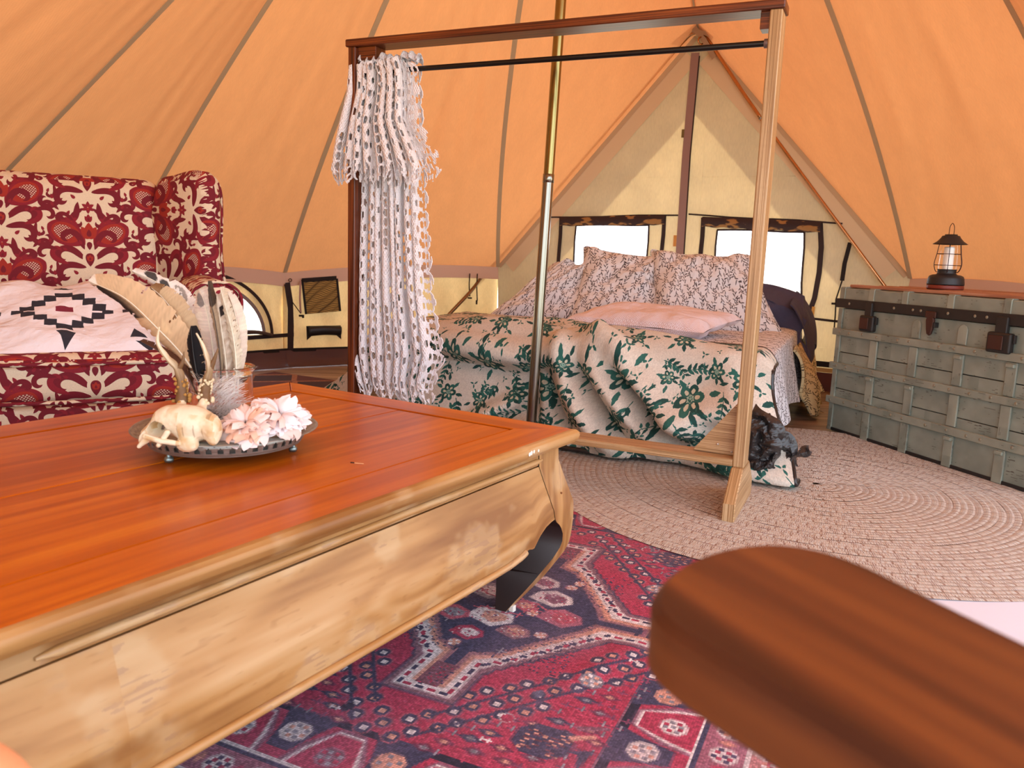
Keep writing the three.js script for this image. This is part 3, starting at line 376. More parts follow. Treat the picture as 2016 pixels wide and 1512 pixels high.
// ---------- lantern ----------
{
  const t = thing('camping_lantern', 'small black wire-caged lantern with white tube standing on the trunk', 'lantern', [1.454 + 0.302 * 0.375 + 0.953 * 0.19, 0.6645, -3.561 + 0.953 * 0.375 - 0.302 * 0.19], 0.3);
  const bl = std({ color: 0x1d1c1f, roughness: 0.5 }), wire = std({ color: 0x3a1712, roughness: 0.5, metalness: 0.5 });
  part('foot_ring', lathe([[0, 0], [0.066, 0], [0.068, 0.004], [0.068, 0.014], [0.066, 0.018], [0, 0.018]]), std({ color: 0x7a2c1c, roughness: 0.5 }), t);
  part('base', lathe([[0.06, 0.017], [0.068, 0.018], [0.069, 0.022], [0.066, 0.044], [0.062, 0.053], [0.052, 0.058], [0.038, 0.06], [0.034, 0.066], [0.035, 0.078], [0.037, 0.081], [0, 0.081]]), bl, t);
  part('knob', moved(new THREE.CylinderGeometry(0.011, 0.011, 0.014, 16), 0.071, 0.034, 0, 0, 0, Math.PI / 2), bl, t);
  part('tube', lathe([[0.018, 0.081], [0.019, 0.084], [0.019, 0.166], [0.016, 0.17], [0, 0.17]]), std({ color: 0xf4ece2, roughness: 0.5 }), t);
  part('glass', lathe([[0.033, 0.08], [0.034, 0.1], [0.032, 0.14], [0.028, 0.178]]), phys({ transmission: 1, roughness: 0.02, thickness: 0 }), t);
  part('hood', lathe([[0.062, 0.18], [0.064, 0.181], [0.048, 0.192], [0.036, 0.206], [0.032, 0.214], [0.023, 0.216], [0.023, 0.22], [0, 0.221], [0, 0.217], [0.03, 0.21], [0.046, 0.19], [0.062, 0.18]]), bl, t);
  const cage = part('wire_cage', [0, 1, 2, 3, 4, 5].map((k) => { const a = k * Math.PI / 3 + 0.25, c = Math.cos(a), s = Math.sin(a); return tube([[c * 0.044, 0.182, s * 0.044], [c * 0.05, 0.142, s * 0.05], [c * 0.0565, 0.097, s * 0.0565], [c * 0.045, 0.07, s * 0.045], [c * 0.035, 0.07, s * 0.035]].map((p) => V(...p)), 0.0014, 30, 6); }), wire, t);
  for (const [r, y] of [[0.05, 0.142], [0.0565, 0.097]]) { const g = new THREE.TorusGeometry(r, 0.0014, 6, 6); g.rotateX(Math.PI / 2); g.rotateY(-0.25); part('ring', moved(g, 0, y, 0), wire, cage); }
  part('handle', tube([[-0.0125, 0.219, 0], [-0.0115, 0.248, 0], [-0.008, 0.257, 0], [0, 0.264, 0], [0.008, 0.257, 0], [0.0115, 0.248, 0], [0.0125, 0.219, 0]], 0.0013, 40, 6), wire, t);
}
// ---------- wooden armrest in the foreground ----------
{
  const t = thing('lounge_chair', 'reddish-brown wooden chair arm with rounded end close to camera', 'chair', [0.2, 0, -0.25], 0);
  const plan = [[0.364, 0.113], [0.202, -0.289], [0.184, -0.334], [0.173, -0.361], [0.162, -0.376], [0.15, -0.384], [0.136, -0.387], [0.117, -0.382], [0.095, -0.368], [0.077, -0.348], [0.066, -0.327], [0.061, -0.309], [0.063, -0.292], [0.075, -0.27], [0.116, -0.207], [0.34, 0.197]];
  const sm = new THREE.CatmullRomCurve3(plan.map(([x, z]) => V(x, 0, z)), false, 'centripetal').getPoints(120);
  const g = extrude(sm.map((p) => [p.x - 0.2, -(p.z + 0.25)]).reverse(), 0.03, 0.004); g.rotateX(-Math.PI / 2);
  const turn = -1.12, q = boxUV(g.clone().rotateY(-turn), 0); q.rotateY(turn); const a = part('armrest', q, W.arm, t); a.position.y = 0.585;
  part('arm_post', boxUV(box(0.04, 0.57, 0.06, 0.13, 0.285, 0.32, 0.006, 2), 1), W.arm, t);
}
// ---------- rugs ----------
{
  // Persian rug, drawn knot by knot (4 mm knots): u across, v down, field corner at (0, 0)
  const K = 0.004, U0 = -0.99, V0 = -1.38, NW = 330, NH = 428, R = rng(77);
  const c = document.createElement('canvas'); c.width = NW; c.height = NH; const x = c.getContext('2d');
  const col = { r: '#b03250', n: '#383856', w: '#e6dcdc', m: '#8a5a70', p: '#d79a86', g: '#8d8c98', d: '#1f1e33', k: '#c25a6c', o: '#d98a76', b: '#5b5f7c' };
  const rect = (u, v, w, h, f) => { x.fillStyle = f; x.fillRect(Math.round((u - U0) / K), Math.round((v - V0) / K), Math.max(1, Math.round(w / K)), Math.max(1, Math.round(h / K))); };
  const poly = (p, f) => { x.fillStyle = f; x.beginPath(); p.forEach(([u, v], i) => { const a = (u - U0) / K, b = (v - V0) / K; i ? x.lineTo(a, b) : x.moveTo(a, b); }); x.fill(); };
  const dia = (u, v, a, b, f) => poly([[u - a, v], [u, v - b], [u + a, v], [u, v + b]], f);
  const oct = (u, v, a, b, f) => poly([[u - a, v - b * 0.45], [u - a * 0.5, v - b], [u + a * 0.5, v - b], [u + a, v - b * 0.45], [u + a, v + b * 0.45], [u + a * 0.5, v + b], [u - a * 0.5, v + b], [u - a, v + b * 0.45]], f);
  const flower = (u, v, s, a, b, e) => { oct(u, v, s, s, a); for (let k = 0; k < 8; k++) { const t = k * Math.PI / 4 + 0.4; rect(u + Math.cos(t) * s * 0.62 - K, v + Math.sin(t) * s * 0.62 - K, 2 * K, 2 * K, k % 2 ? b : e); } rect(u - K, v - K, 2 * K, 2 * K, b); };
  const speck = (u0, v0, u1, v1, n, fs) => { for (let k = 0; k < n; k++) rect(lerp(u0, u1, R()), lerp(v0, v1, R()), K, K, fs[(R() * fs.length) | 0]); };
  rect(U0, V0, 1.32, 1.71, col.m);
  // borders: strips run outwards from the field, drawn on each side by a frame map
  const side = (at, len) => { // at(t along, d outwards)
    const rc = (t, d, w, h, f) => { const [a, b] = at(t, d), [e, g] = at(t + w, d + h); rect(Math.min(a, e), Math.min(b, g), Math.abs(e - a), Math.abs(g - b), f); }, pl = (p, f) => poly(p.map(([t, d]) => at(t, d)), f), fl = (t, d, s, a, b, e) => { const [q, w] = at(t, d); flower(q, w, s, a, b, e); };
    rc(-0.33, 0, len + 0.66, 0.13, col.r); rc(-0.33, 0, len + 0.66, 0.014, col.d);
    for (let t = -0.33, k = 0; t < len + 0.33; t += 0.085, k++) {
      const a = k % 2; const shape = (o, f) => pl(a ? [[t - 0.012 - o, 0.13], [t - o, 0.085 - o], [t + 0.02, 0.03 - o], [t + 0.065, 0.03 - o], [t + 0.085 + o, 0.085 - o], [t + 0.097 + o, 0.13]] : [[t - 0.01 + o, 0.0], [t + 0.01 + o, 0.05 - o], [t + 0.022, 0.1 - o], [t + 0.063, 0.1 - o], [t + 0.075 - o, 0.05 - o], [t + 0.095 - o, 0.0]], f);
      if (!a) { shape(0, col.n); fl(t + 0.0425, 0.055, 0.024, k % 4 ? col.w : col.p, col.g, col.p); }
      else { shape(0.013, col.m); shape(0.006, col.w); shape(0, col.r); fl(t + 0.0425, 0.083, 0.022, k % 4 > 2 ? col.m : col.w, col.g, col.r); }
    }
    rc(-0.33, 0.122, len + 0.66, 0.006, col.w); rc(-0.33, 0.128, len + 0.66, 0.008, col.n);
    rc(-0.33, 0.136, len + 0.66, 0.064, '#9d5a6e'); for (let t = -0.3, k = 0; t < len + 0.33; t += 0.068, k++) { fl(t, 0.168, 0.021, k % 3 ? col.w : col.g, col.n, k % 2 ? col.r : col.p); pl([[t + 0.026, 0.168], [t + 0.034, 0.152], [t + 0.042, 0.168], [t + 0.034, 0.184]], k % 2 ? col.r : col.o); }
    rc(-0.33, 0.198, len + 0.66, 0.006, col.w); rc(-0.33, 0.204, len + 0.66, 0.066, '#c07a78');
    for (let t = -0.33, k = 0; t < len + 0.33; t += 0.08, k++) { pl([[t, 0.206], [t + 0.04, 0.206], [t + 0.058, 0.236], [t + 0.04, 0.266], [t, 0.266], [t + 0.018, 0.236]], col.w); pl([[t + 0.01, 0.212], [t + 0.036, 0.212], [t + 0.05, 0.236], [t + 0.036, 0.26], [t + 0.01, 0.26], [t + 0.026, 0.236]], k % 2 ? col.o : col.g); fl(t + 0.04, 0.236, 0.013, col.w, col.n, col.r); fl(t + 0.066, 0.236, 0.015, col.o, col.r, col.w); }
    rc(-0.33, 0.268, len + 0.66, 0.008, col.w); rc(-0.33, 0.276, len + 0.66, 0.02, col.n); rc(-0.33, 0.296, len + 0.66, 0.034, col.r); for (let t = -0.33, k = 0; t < len + 0.33; t += 0.016, k++) rc(t, 0.298 + 0.012 * (k % 2), 0.008, 0.01, k % 3 ? col.n : col.k);
  };
  side((t, d) => [-0.66 - d, -1.05 + t], 1.05); side((t, d) => [-0.66 + t, -1.05 - d], 0.66); side((t, d) => [0 + d, -1.05 + t], 1.05); side((t, d) => [-0.66 + t, 0 + d], 0.66);
  // field
  rect(-0.66, -1.05, 0.66, 1.05, col.r); speck(-0.66, -1.05, 0, 0, 5200, ['#a92c48', '#c8486a', '#9c3650', '#c0405c']);
  const motifs = [[col.n, col.w], [col.n, col.g], [col.n, col.p], [col.d, col.m]];
  const lat = (u, v, k) => { const [a, b] = motifs[k % 4]; oct(u, v, 0.0155, 0.0165, col.k); oct(u, v, 0.0125, 0.0135, a); rect(u - 0.005, v - 0.005, 0.01, 0.01, b); };
  for (let i = 0; i < 40; i++) for (let j = 0; j < 26; j++) { const u = -0.645 + j * 0.026 + (i % 2) * 0.006, v = -1.035 + i * 0.0265, du = Math.abs(u + 0.33) / 0.34, dv = Math.abs(v + 0.525) / 0.5, q = du * 0.9 + dv; if (q > 0.93 && q < 1.24 && (i + j) % 2 === 0) lat(u, v, i * 3 + j); else if (q >= 1.24 && q < 1.62 && (i + j) % 2 === 0 && hash2(i, j) > 0.35) { const s = hash2(j, i + 9); dia(u + 0.006, v, 0.02 + 0.008 * s, 0.0105, s > 0.5 ? col.n : '#6d2f4c'); dia(u + 0.006, v, 0.01, 0.0055, [col.g, col.w, col.p, col.m][(i * 7 + j) % 4]); } else if (q > 1.2 && hash2(i * 3, j) > 0.55) { x.save(); rect(u - 0.01, v, 0.02, K, '#7f3c5c'); rect(u, v - 0.008, K, 0.014, hash2(i, j * 5) > 0.6 ? col.g : '#7f3c5c'); x.restore(); } }
  x.strokeStyle = col.n; x.lineWidth = 1.6; for (const [a, b] of [[-1, 1], [1, 1], [-1, -1], [1, -1]]) for (const o of [0.05, 0.115]) { x.beginPath(); x.moveTo((-0.33 + a * (0.31 + o) - U0) / K, (-0.525 + b * 0.02 - V0) / K); x.lineTo((-0.33 + a * 0.05 - U0) / K, (-0.525 + b * (0.4 + o) - V0) / K); x.stroke(); }
  for (let k = 0; k < 44; k++) { const u = -0.64 + R() * 0.62, v = -1.03 + R() * 1.01, q = Math.abs(u + 0.33) / 0.33 * 0.9 + Math.abs(v + 0.525) / 0.5; if (q < 1.02) continue; const s = R(); if (s < 0.4) flower(u, v, 0.012 + 0.01 * R(), [col.w, col.g, col.m, col.p][k % 4], col.n, col.r); else if (s < 0.7) { for (const o of [-1, 1]) rect(u + o * 0.006 - K / 2, v - 0.006, K, 0.013, col.w); rect(u - 0.009, v - K / 2, 0.018, K, col.w); } else dia(u, v, 0.012, 0.016, s < 0.85 ? col.b : col.d); }
  // corner beasts: brown hatched bodies with hooked tails
  for (const [u, v, s] of [[-0.09, -0.1, 1], [-0.57, -0.1, -1], [-0.09, -0.95, 1], [-0.57, -0.95, -1]]) { oct(u, v, 0.046, 0.04, col.n); for (let k = 0; k < 60; k++) rect(u + (R() - 0.5) * 0.074, v + (R() - 0.5) * 0.06, 2 * K, K, R() < 0.5 ? col.p : '#6b3d4a'); for (let k = 0; k < 2; k++) poly([[u + s * 0.04, v - 0.02 - k * 0.03], [u + s * (0.075 + k * 0.012), v - 0.045 - k * 0.03], [u + s * (0.068 + k * 0.012), v - 0.052 - k * 0.03], [u + s * 0.03, v - 0.03 - k * 0.03]], k ? col.m : col.p); poly([[u + s * 0.03, v + 0.01], [u + s * 0.08, v - 0.012], [u + s * 0.07, v + 0.05], [u + s * 0.06, v + 0.008]], col.n); flower(u - s * 0.075, v - 0.03, 0.012, col.w, col.r, col.r); flower(u + 0.01 * s, v - 0.2 + (v < -0.5 ? 0.4 : 0), 0.021, col.g, col.w, col.p); }
  // medallion: stepped lozenge with notched ends
  const cu = -0.33, cv = -0.525, half = (o) => { const A = 0.225 + o, B = 0.27 + o, sw = 0.052 + o, p = [[sw, -(0.385 + o)], [sw, -B], [0.058 + o, -B]]; for (let k = 1; k <= 9; k++) { const t = k / 10; p.push([lerp(0.058, A, t) + o * 0.4, lerp(-B, -0.045, t)]); p.push([lerp(0.058, A, (k + 0.6) / 10.4) + o * 0.4, lerp(-B, -0.045, t)]); } p.push([A, -0.05 - o], [0.325 + o, -0.05 - o]); return p; };
  const full = (o) => { const q = half(o), a = q.map(([u, v]) => [cu + u, cv + v]), b = q.map(([u, v]) => [cu + u, cv - v]).reverse(), e = q.map(([u, v]) => [cu - u, cv - v]), f = q.map(([u, v]) => [cu - u, cv + v]).reverse(); return [...a, ...b, ...e, ...f]; };
  poly(full(0.022), col.n); poly(full(0.018), '#86606f'); poly(full(0.006), col.w);
  { const p = full(-0.003); x.fillStyle = col.n; let acc = 0; for (let k = 0; k < p.length; k++) { const [a, b] = [p[k], p[(k + 1) % p.length]], L = Math.hypot(b[0] - a[0], b[1] - a[1]); for (let d = 0; d < L; d += K) { acc++; if (acc % 6 < 3) rect(lerp(a[0], b[0], d / L) - K, lerp(a[1], b[1], d / L) - K, 2 * K, 2 * K, acc % 12 < 6 ? col.n : col.r); } } }
  poly(full(-0.014), col.w); poly(full(-0.019), col.p); poly(full(-0.03), '#9a6b74'); poly(full(-0.04), col.n); speck(cu - 0.19, cv - 0.24, cu + 0.19, cv + 0.24, 1500, ['#3f3f60', '#2a2944', '#4a4a68']);
  for (const s of [-1, 1]) { rect(cu - 0.022, cv + s * 0.33 - 0.04, 0.044, 0.08, '#7a4a58'); speck(cu - 0.022, cv + s * 0.33 - 0.04, cu + 0.022, cv + s * 0.33 + 0.04, 70, [col.r, col.n, col.m]); for (let k = 0; k < 4; k++) { rect(cu + s * (0.27 + 0.012 * k), cv - 0.02, 0.006, 0.04, k % 2 ? col.m : col.n); } }
  const boteh = (u, v, s, f1, f2) => { poly([[u - 0.03 * s, v - 0.02 * s], [u - 0.004 * s, v - 0.036 * s], [u + 0.034 * s, v - 0.02 * s], [u + 0.044 * s, v + 0.006 * s], [u + 0.016 * s, v + 0.034 * s], [u - 0.012 * s, v + 0.024 * s], [u - 0.04 * s, v + 0.014 * s]], f1); poly([[u - 0.016 * s, v - 0.012 * s], [u, v - 0.022 * s], [u + 0.026 * s, v - 0.012 * s], [u + 0.03 * s, v + 0.004 * s], [u + 0.012 * s, v + 0.02 * s], [u - 0.012 * s, v + 0.01 * s]], f2); speck(u - 0.03 * s, v - 0.02 * s, u + 0.03 * s, v + 0.02 * s, 26, [col.r, col.w, col.m]); };
  for (let k = 0; k < 26; k++) { const q = hash2(k, 71) * 6.28, rr = 0.03 + 0.16 * hash2(k, 5), u = cu + Math.cos(q) * rr * 0.95, v = cv + Math.sin(q) * rr * 1.15; if (k % 3) { rect(u - 0.012, v - K / 2, 0.024, K, k % 2 ? col.k : col.g); rect(u - K / 2, v - 0.012, K, 0.024, k % 2 ? col.k : col.g); } else flower(u, v, 0.014, col.m, col.p, col.w); }
  for (const [u, v, s, a, b] of [[-0.02, 0.08, 1, col.w, col.p], [0.06, -0.06, 0.95, col.w, col.m], [-0.1, 0.1, 0.8, col.k, col.g], [-0.08, -0.03, 0.95, col.g, col.w], [0.01, -0.13, 0.8, col.w, col.m], [0.11, 0.02, 0.95, '#b0647a', col.k], [-0.03, 0.165, 0.7, col.r, col.w], [-0.14, 0.02, 0.7, col.p, col.m], [0.02, 0, 0.6, col.k, col.p], [0.05, 0.12, 0.7, '#9a6b74', col.p]]) boteh(cu + u, cv + v, s * 1.25, a, b);
  for (const [a, b] of [[[-0.15, -0.04], [-0.03, -0.01]], [[0.0, -0.03], [0.1, -0.0]], [[-0.05, 0.04], [0.02, 0.05]]]) { for (let k = 0; k <= 24; k++) rect(cu + lerp(a[0], b[0], k / 24), cv + lerp(a[1], b[1], k / 24) + 0.006 * Math.sin(k * 0.5), 2 * K, K, col.k); }
  const src = x.getImageData(0, 0, NW, NH).data, S = 4;
  const rugMap = dataTex(NW * S, NH * S, (px, py) => { const kx = Math.floor(px / S), row = Math.floor(py / S), ky = NH - 1 - row, o = (ky * NW + kx) * 4, h = hash2(kx, ky), fx = (px % S) / S, fy = (py % S) / S, edge = (fy < 0.2 ? 0.8 : 1) * (fx < 0.2 ? 0.9 : 1) * (0.84 + 0.3 * h) * (0.95 + 0.1 * hash2(px, py)), wear = 0.12 + 0.2 * smooth(0.4, 0.7, fbm(kx / 50, ky / 40, 4)); return mix3([src[o], src[o + 1], src[o + 2]], [160, 128, 142], wear).map((q) => q * edge); });
  const t = thing('patterned_rug', 'worn red and navy oriental rug with stepped medallion under the table', 'rug', [0.107, 0.0005, -0.986], -24.39 * Math.PI / 180);
  const cx = U0 + 0.66, cz = V0 + 0.855, g = sheet(60, 80, (u, v) => { const X = lerp(U0, U0 + 1.32, u), Z = lerp(V0 + 1.71, V0, v), e = Math.min(u, 1 - u, v, 1 - v); return [X, 0.0032 + 0.0012 * (fbm(u * 5, v * 6, 3) - 0.5) + 0.006 * gauss(X + 0.08 + 0.3 * (Z + 0.37), 0.02) * gauss(Z + 0.37, 0.12) - (e < 0.012 ? 0.002 : 0), Z]; });
  part('pile', g, std({ map: rugMap, roughness: 1, bumpMap: weave, bumpScale: 0.0008 }), t); part('backing', box(1.316, 0.0016, 1.706, cx, 0.001, cz, 0.0004), std({ color: 0x5a3540 }), t);
}
{
  // round braided jute rug: every ring a domed braid
  const t = thing('jute_rug', 'round pale braided jute rug in front of the bed and trunk', 'rug', [1.05, 0.002, -2.62]);
  const w = 0.0205, N = 45, P = [], U = [], ix = [];
  for (let k = 0; k < N; k++) {
    const r0 = k * w + 0.001, seg = Math.max(16, Math.round(20 + k * 9)), rep = Math.max(2, Math.round((r0 + w / 2) * 6.283 / 0.06)), base = P.length / 3, ph = hash2(k, 3);
    for (let i = 0; i <= seg; i++) for (let j = 0; j <= 4; j++) { const a = i / seg * 2 * Math.PI, f = j / 4, wob = 0.0025 * Math.sin(a * 3 + k * 0.15) * k / N, r = r0 + f * w + wob + w * a / 6.283, y = 0.0015 + 0.0045 * Math.sqrt(Math.max(0, 1 - 0.6 * (2 * f - 1) ** 2)) * (0.8 + 0.4 * hash2(k, 5)) + 0.002 * (fbm(a * 6 + k, k * 0.3, 2) - 0.5) + 0.003 * gauss(r - 0.9, 0.1) * Math.sin(a * 4); P.push(Math.cos(a) * r, y, Math.sin(a) * r); U.push(i / seg * rep + ph, (k + f) * 0.25); }
    for (let i = 0; i < seg; i++) for (let j = 0; j < 4; j++) { const a = base + i * 5 + j, b = a + 5; ix.push(a, a + 1, b, a + 1, b + 1, b); }
  }
  const g = new THREE.BufferGeometry(); g.setAttribute('position', new THREE.Float32BufferAttribute(P, 3)); g.setAttribute('uv', new THREE.Float32BufferAttribute(U, 2)); g.setIndex(ix); g.computeVertexNormals();
  const strand = (x, y) => { const u = x / 512 * 8, v = y / 512 * 4, row = Math.floor(v), f = v - row; let best = 0, id = 0; for (let q = 0; q < 3; q++) { const off = q / 3, ph = (u * 1.0 + off + row * 0.37) % 1, c = 0.5 + 0.42 * Math.sin(ph * 6.283), d = Math.abs(f - c) / 0.3, h = (1 - d * d) * (0.6 + 0.4 * Math.cos(ph * 6.283 * 2 + q)); if (h > best) { best = h; id = q + Math.floor(u + off) * 3 + row * 31; } } return [best, id]; };
  const map = dataTex(512, 512, (x, y) => { const [h, id] = strand(x, y), k = hash2(id, 9), f = noise(x / 2.2, y / 7); let c = mix3([230, 200, 174], [255, 250, 242], clamp(k * 0.9 + 0.1)); c = mix3(c, [150, 96, 70], hash2(id, 21) > 0.9 ? 0.6 : 0); return c.map((q) => q * (0.62 + 0.4 * Math.sqrt(h)) * (0.9 + 0.2 * f)); });
  const bump = dataTex(512, 512, (x, y) => grey(255 * Math.sqrt(strand(x, y)[0])), { srgb: false });
  part('braid', g, std({ map, bumpMap: bump, bumpScale: 0.003, roughness: 0.95 }), t);
}
{
  const t = thing('small_rug', 'dark red-brown patterned rug between armchair and back wall', 'rug', [-1.0, 0.001, -4.0], -0.5);
  part('pile', edit(box(1.3, 0.008, 0.7, 0, 0.004, 0, 0.002), (x, y, z) => [x, y, z]), std({ roughness: 1, map: dataTex(512, 256, (x, y) => { const a = Math.abs(((x / 64) % 2) - 1), b = Math.abs(((y / 64) % 2) - 1), k = a + b; return mix3(k > 1.1 ? [92, 40, 30] : k > 0.85 ? [170, 110, 66] : [52, 26, 26], [70, 40, 34], 0.5 * noise(x / 3, y / 3)); }) }), t);
  const s = thing('white_sheet', 'white cotton sheet on the floor beside the round jute rug', 'sheet', [1.3, 0.0008, -1.42], 0.3);
  part('cloth', thick(sheet(60, 60, (u, v) => [(u - 0.5) * 1.1, 0.0025 + (0.004 * fbm(u * 5, v * 7, 3) + 0.003 * Math.abs(Math.sin(u * 9 + v * 3))) * smooth(0.3, 0.5, v), (v - 0.5) * 0.96]), 0.0015), std({ color: 0xdcdbe6, roughness: 0.9 }), s);
}
// ---------- fabrics ----------
const F = {};
function leafCanvas(bg, ink, n = 512, sd = 1) { return canvasTex(n, n, (c, w) => {
  c.fillStyle = bg; c.fillRect(0, 0, w, w); c.strokeStyle = c.fillStyle = ink; c.lineCap = 'round'; const N = 7, R = rng(sd);
  for (let k = 0; k < N; k++) for (const dir of [k % 2 ? 1 : -1]) {
    const ph = R() * 6.28, at = (t) => [(k + 0.5) * w / N + 24 * Math.sin(t / w * 6.283 * 2 + ph) + 9 * Math.sin(t / w * 6.283 * 5 + ph * 2), t];
    for (const ox of [-w, 0, w]) { c.lineWidth = 2; c.beginPath(); for (let t = -8; t <= w + 8; t += 6) { const [x, y] = at(t); c.lineTo(x + ox, y); } c.stroke();
      for (let q = -1, m = 0; q < 18; q++, m++) { const t = q * w / 16, [x, y] = at(t), [x2, y2] = at(t + 3 * dir), an = Math.atan2(y2 - y, x2 - x); for (const s of [-1, 1]) { const tt = t + (s > 0 ? w / 32 : 0), [px, py] = at(tt); c.save(); c.translate(px + ox, py); c.rotate(an + s * 0.72 + 0.15 * Math.sin(q * 5 + k)); c.beginPath(); c.ellipse(19, 0, 17, 4.6, 0, 0, 6.3); c.fill(); c.restore(); } }
    }
  }
}, { rx: 1 / 0.29, ry: 1 / 0.29 }); }
const crease = dataTex(512, 512, (x, y) => grey(255 * fbm(x / 64, y / 64, 5, 8, 8)), { srgb: false, rx: 2.2, ry: 2.2 });
F.leaf = std({ map: leafCanvas('#dfdee3', '#4b4346', 512, 3), roughness: 0.9, bumpMap: crease, bumpScale: 0.008 });
F.leafShade = phys({ map: leafCanvas('#cdb98c', '#4d3f2c', 512, 3), roughness: 0.9, bumpMap: crease, bumpScale: 0.012 });  // same leaf print with backlit yellow shade put into its colour
F.satin = phys({ color: 0x2b2727, roughness: 0.32, sheen: 0.6, sheenColor: new THREE.Color(0x8a8480), sheenRoughness: 0.4, bumpMap: crease, bumpScale: 0.01 });
const woolBump = dataTex(512, 512, (x, y) => grey(255 * (0.5 * fbm(x / 6, y / 8, 3, 0, 0) + 0.5 * hash2(x, y))), { srgb: false, rx: 4, ry: 4 });
{ // green flowers woven in cream wool
  const g = '#2a6158', d = '#1b4742', l = '#8fae9e';
  F.wool = std({ roughness: 1, bumpMap: woolBump, bumpScale: 0.002, map: (() => {
    const N = 1024, cv = document.createElement('canvas'); cv.width = cv.height = N; const c = cv.getContext('2d'); c.fillStyle = '#d3cabd'; c.fillRect(0, 0, N, N);
    const R = rng(12), at = (x, y, fn) => { for (const ox of [-N, 0, N]) for (const oy of [-N, 0, N]) { c.save(); c.translate(x + ox, y + oy); fn(); c.restore(); } };
    const leaf = (a, r, s, f = g) => { c.save(); c.rotate(a); c.translate(r, 0); c.fillStyle = f; c.beginPath(); c.moveTo(-s * 0.5, 0); c.bezierCurveTo(-s * 0.1, -s * 0.45, s * 0.4, -s * 0.4, s * 0.9, -s * 0.05); c.bezierCurveTo(s * 0.4, s * 0.25, -s * 0.1, s * 0.4, -s * 0.5, 0); c.fill(); c.restore(); };
    const rose = (s, a0) => { for (let k = 0; k < 6; k++) { c.save(); c.rotate(a0 + k * 1.047); c.fillStyle = k % 2 ? g : d; c.beginPath(); c.ellipse(s * 0.62, 0, s * 0.4, s * 0.33, 0, 0, 6.3); c.fill(); c.fillStyle = '#c9c3ac'; c.beginPath(); c.ellipse(s * 0.5, 0, s * 0.2, s * 0.13, 0, 0, 6.3); c.fill(); c.restore(); } c.fillStyle = l; c.beginPath(); c.arc(0, 0, s * 0.24, 0, 6.3); c.fill(); c.fillStyle = g; for (let k = 0; k < 5; k++) { c.beginPath(); c.arc(Math.cos(k * 1.26) * s * 0.12, Math.sin(k * 1.26) * s * 0.12, s * 0.05, 0, 6.3); c.fill(); } };
    const spray = (n, len, a, s) => { let x = 0, y = 0; c.strokeStyle = g; c.lineWidth = 5; c.beginPath(); c.moveTo(0, 0); const ps = []; for (let k = 0; k < n; k++) { x += Math.cos(a) * len; y += Math.sin(a) * len; a += 0.16; c.lineTo(x, y); ps.push([x, y, a]); } c.stroke(); ps.forEach(([px, py, q], k) => { c.save(); c.translate(px, py); leaf(q + 0.9, 14, s * (1 - k * 0.06)); leaf(q - 0.9, 14, s * (1 - k * 0.06), d); c.restore(); }); };
    const S = [[160, 170, 84, 0.2], [610, 300, 92, 0.7], [300, 620, 88, 1.3], [830, 720, 86, 0.1], [500, 905, 70, 0.9], [930, 140, 66, 0.5], [400, 380, 56, 2], [760, 100, 54, 1], [130, 480, 58, 0.4], [640, 560, 54, 0.6], [960, 900, 60, 0.2], [180, 930, 62, 1.7], [890, 440, 62, 2.2], [440, 170, 48, 0.1]];
    for (const [x, y, s, a] of S) at(x, y, () => { for (let k = 0; k < 7; k++) leaf(a + k * 0.95 + 0.5, s * (1.05 + 0.3 * (k % 3)), s * 0.66, k % 2 ? g : d); rose(s, a); });
    for (const [x, y, n, a, s] of [[330, 260, 5, 0.8, 36], [700, 470, 5, 2.2, 38], [90, 430, 4, -0.4, 32], [470, 480, 4, 2.8, 30], [620, 640, 5, 0.3, 34], [120, 830, 5, -1.0, 36], [760, 930, 4, -0.3, 40], [400, 60, 5, 0.2, 42], [960, 480, 5, 1.2, 44], [240, 330, 4, 1.9, 40], [540, 130, 5, -0.5, 40], [700, 820, 5, -1.2, 42], [420, 760, 5, 0.6, 42], [40, 640, 5, 0.9, 40], [860, 560, 4, 2.6, 40], [820, 220, 4, 1.4, 38], [560, 420, 4, 0.9, 36]]) at(x, y, () => spray(n, 34, a, s));
    for (let k = 0; k < 80; k++) { const x = R() * N, y = R() * N, a = R() * 6, s = 16 + R() * 14; at(x, y, () => { for (let q = 0; q < 3; q++) leaf(a + q * 2.1, s * 0.5, s * 0.8); }); }
    const src = c.getImageData(0, 0, N, N).data, t = dataTex(N, N, (x, y) => { const wx = (x + Math.round(5 * (noise(x / 7, y / 9) - 0.5)) + N) % N, wy = (N - 1 - y + Math.round(5 * (noise(x / 9 + 7, y / 7) - 0.5)) + N) % N, o = (wy * N + wx) * 4, n = 0.86 + 0.16 * fbm(x / 4, y / 5, 2) + 0.1 * hash2(x, y); return [src[o] * n, src[o + 1] * n, src[o + 2] * n]; }, { rx: 1 / 0.56, ry: 1 / 0.56 }); return t; })() });
}
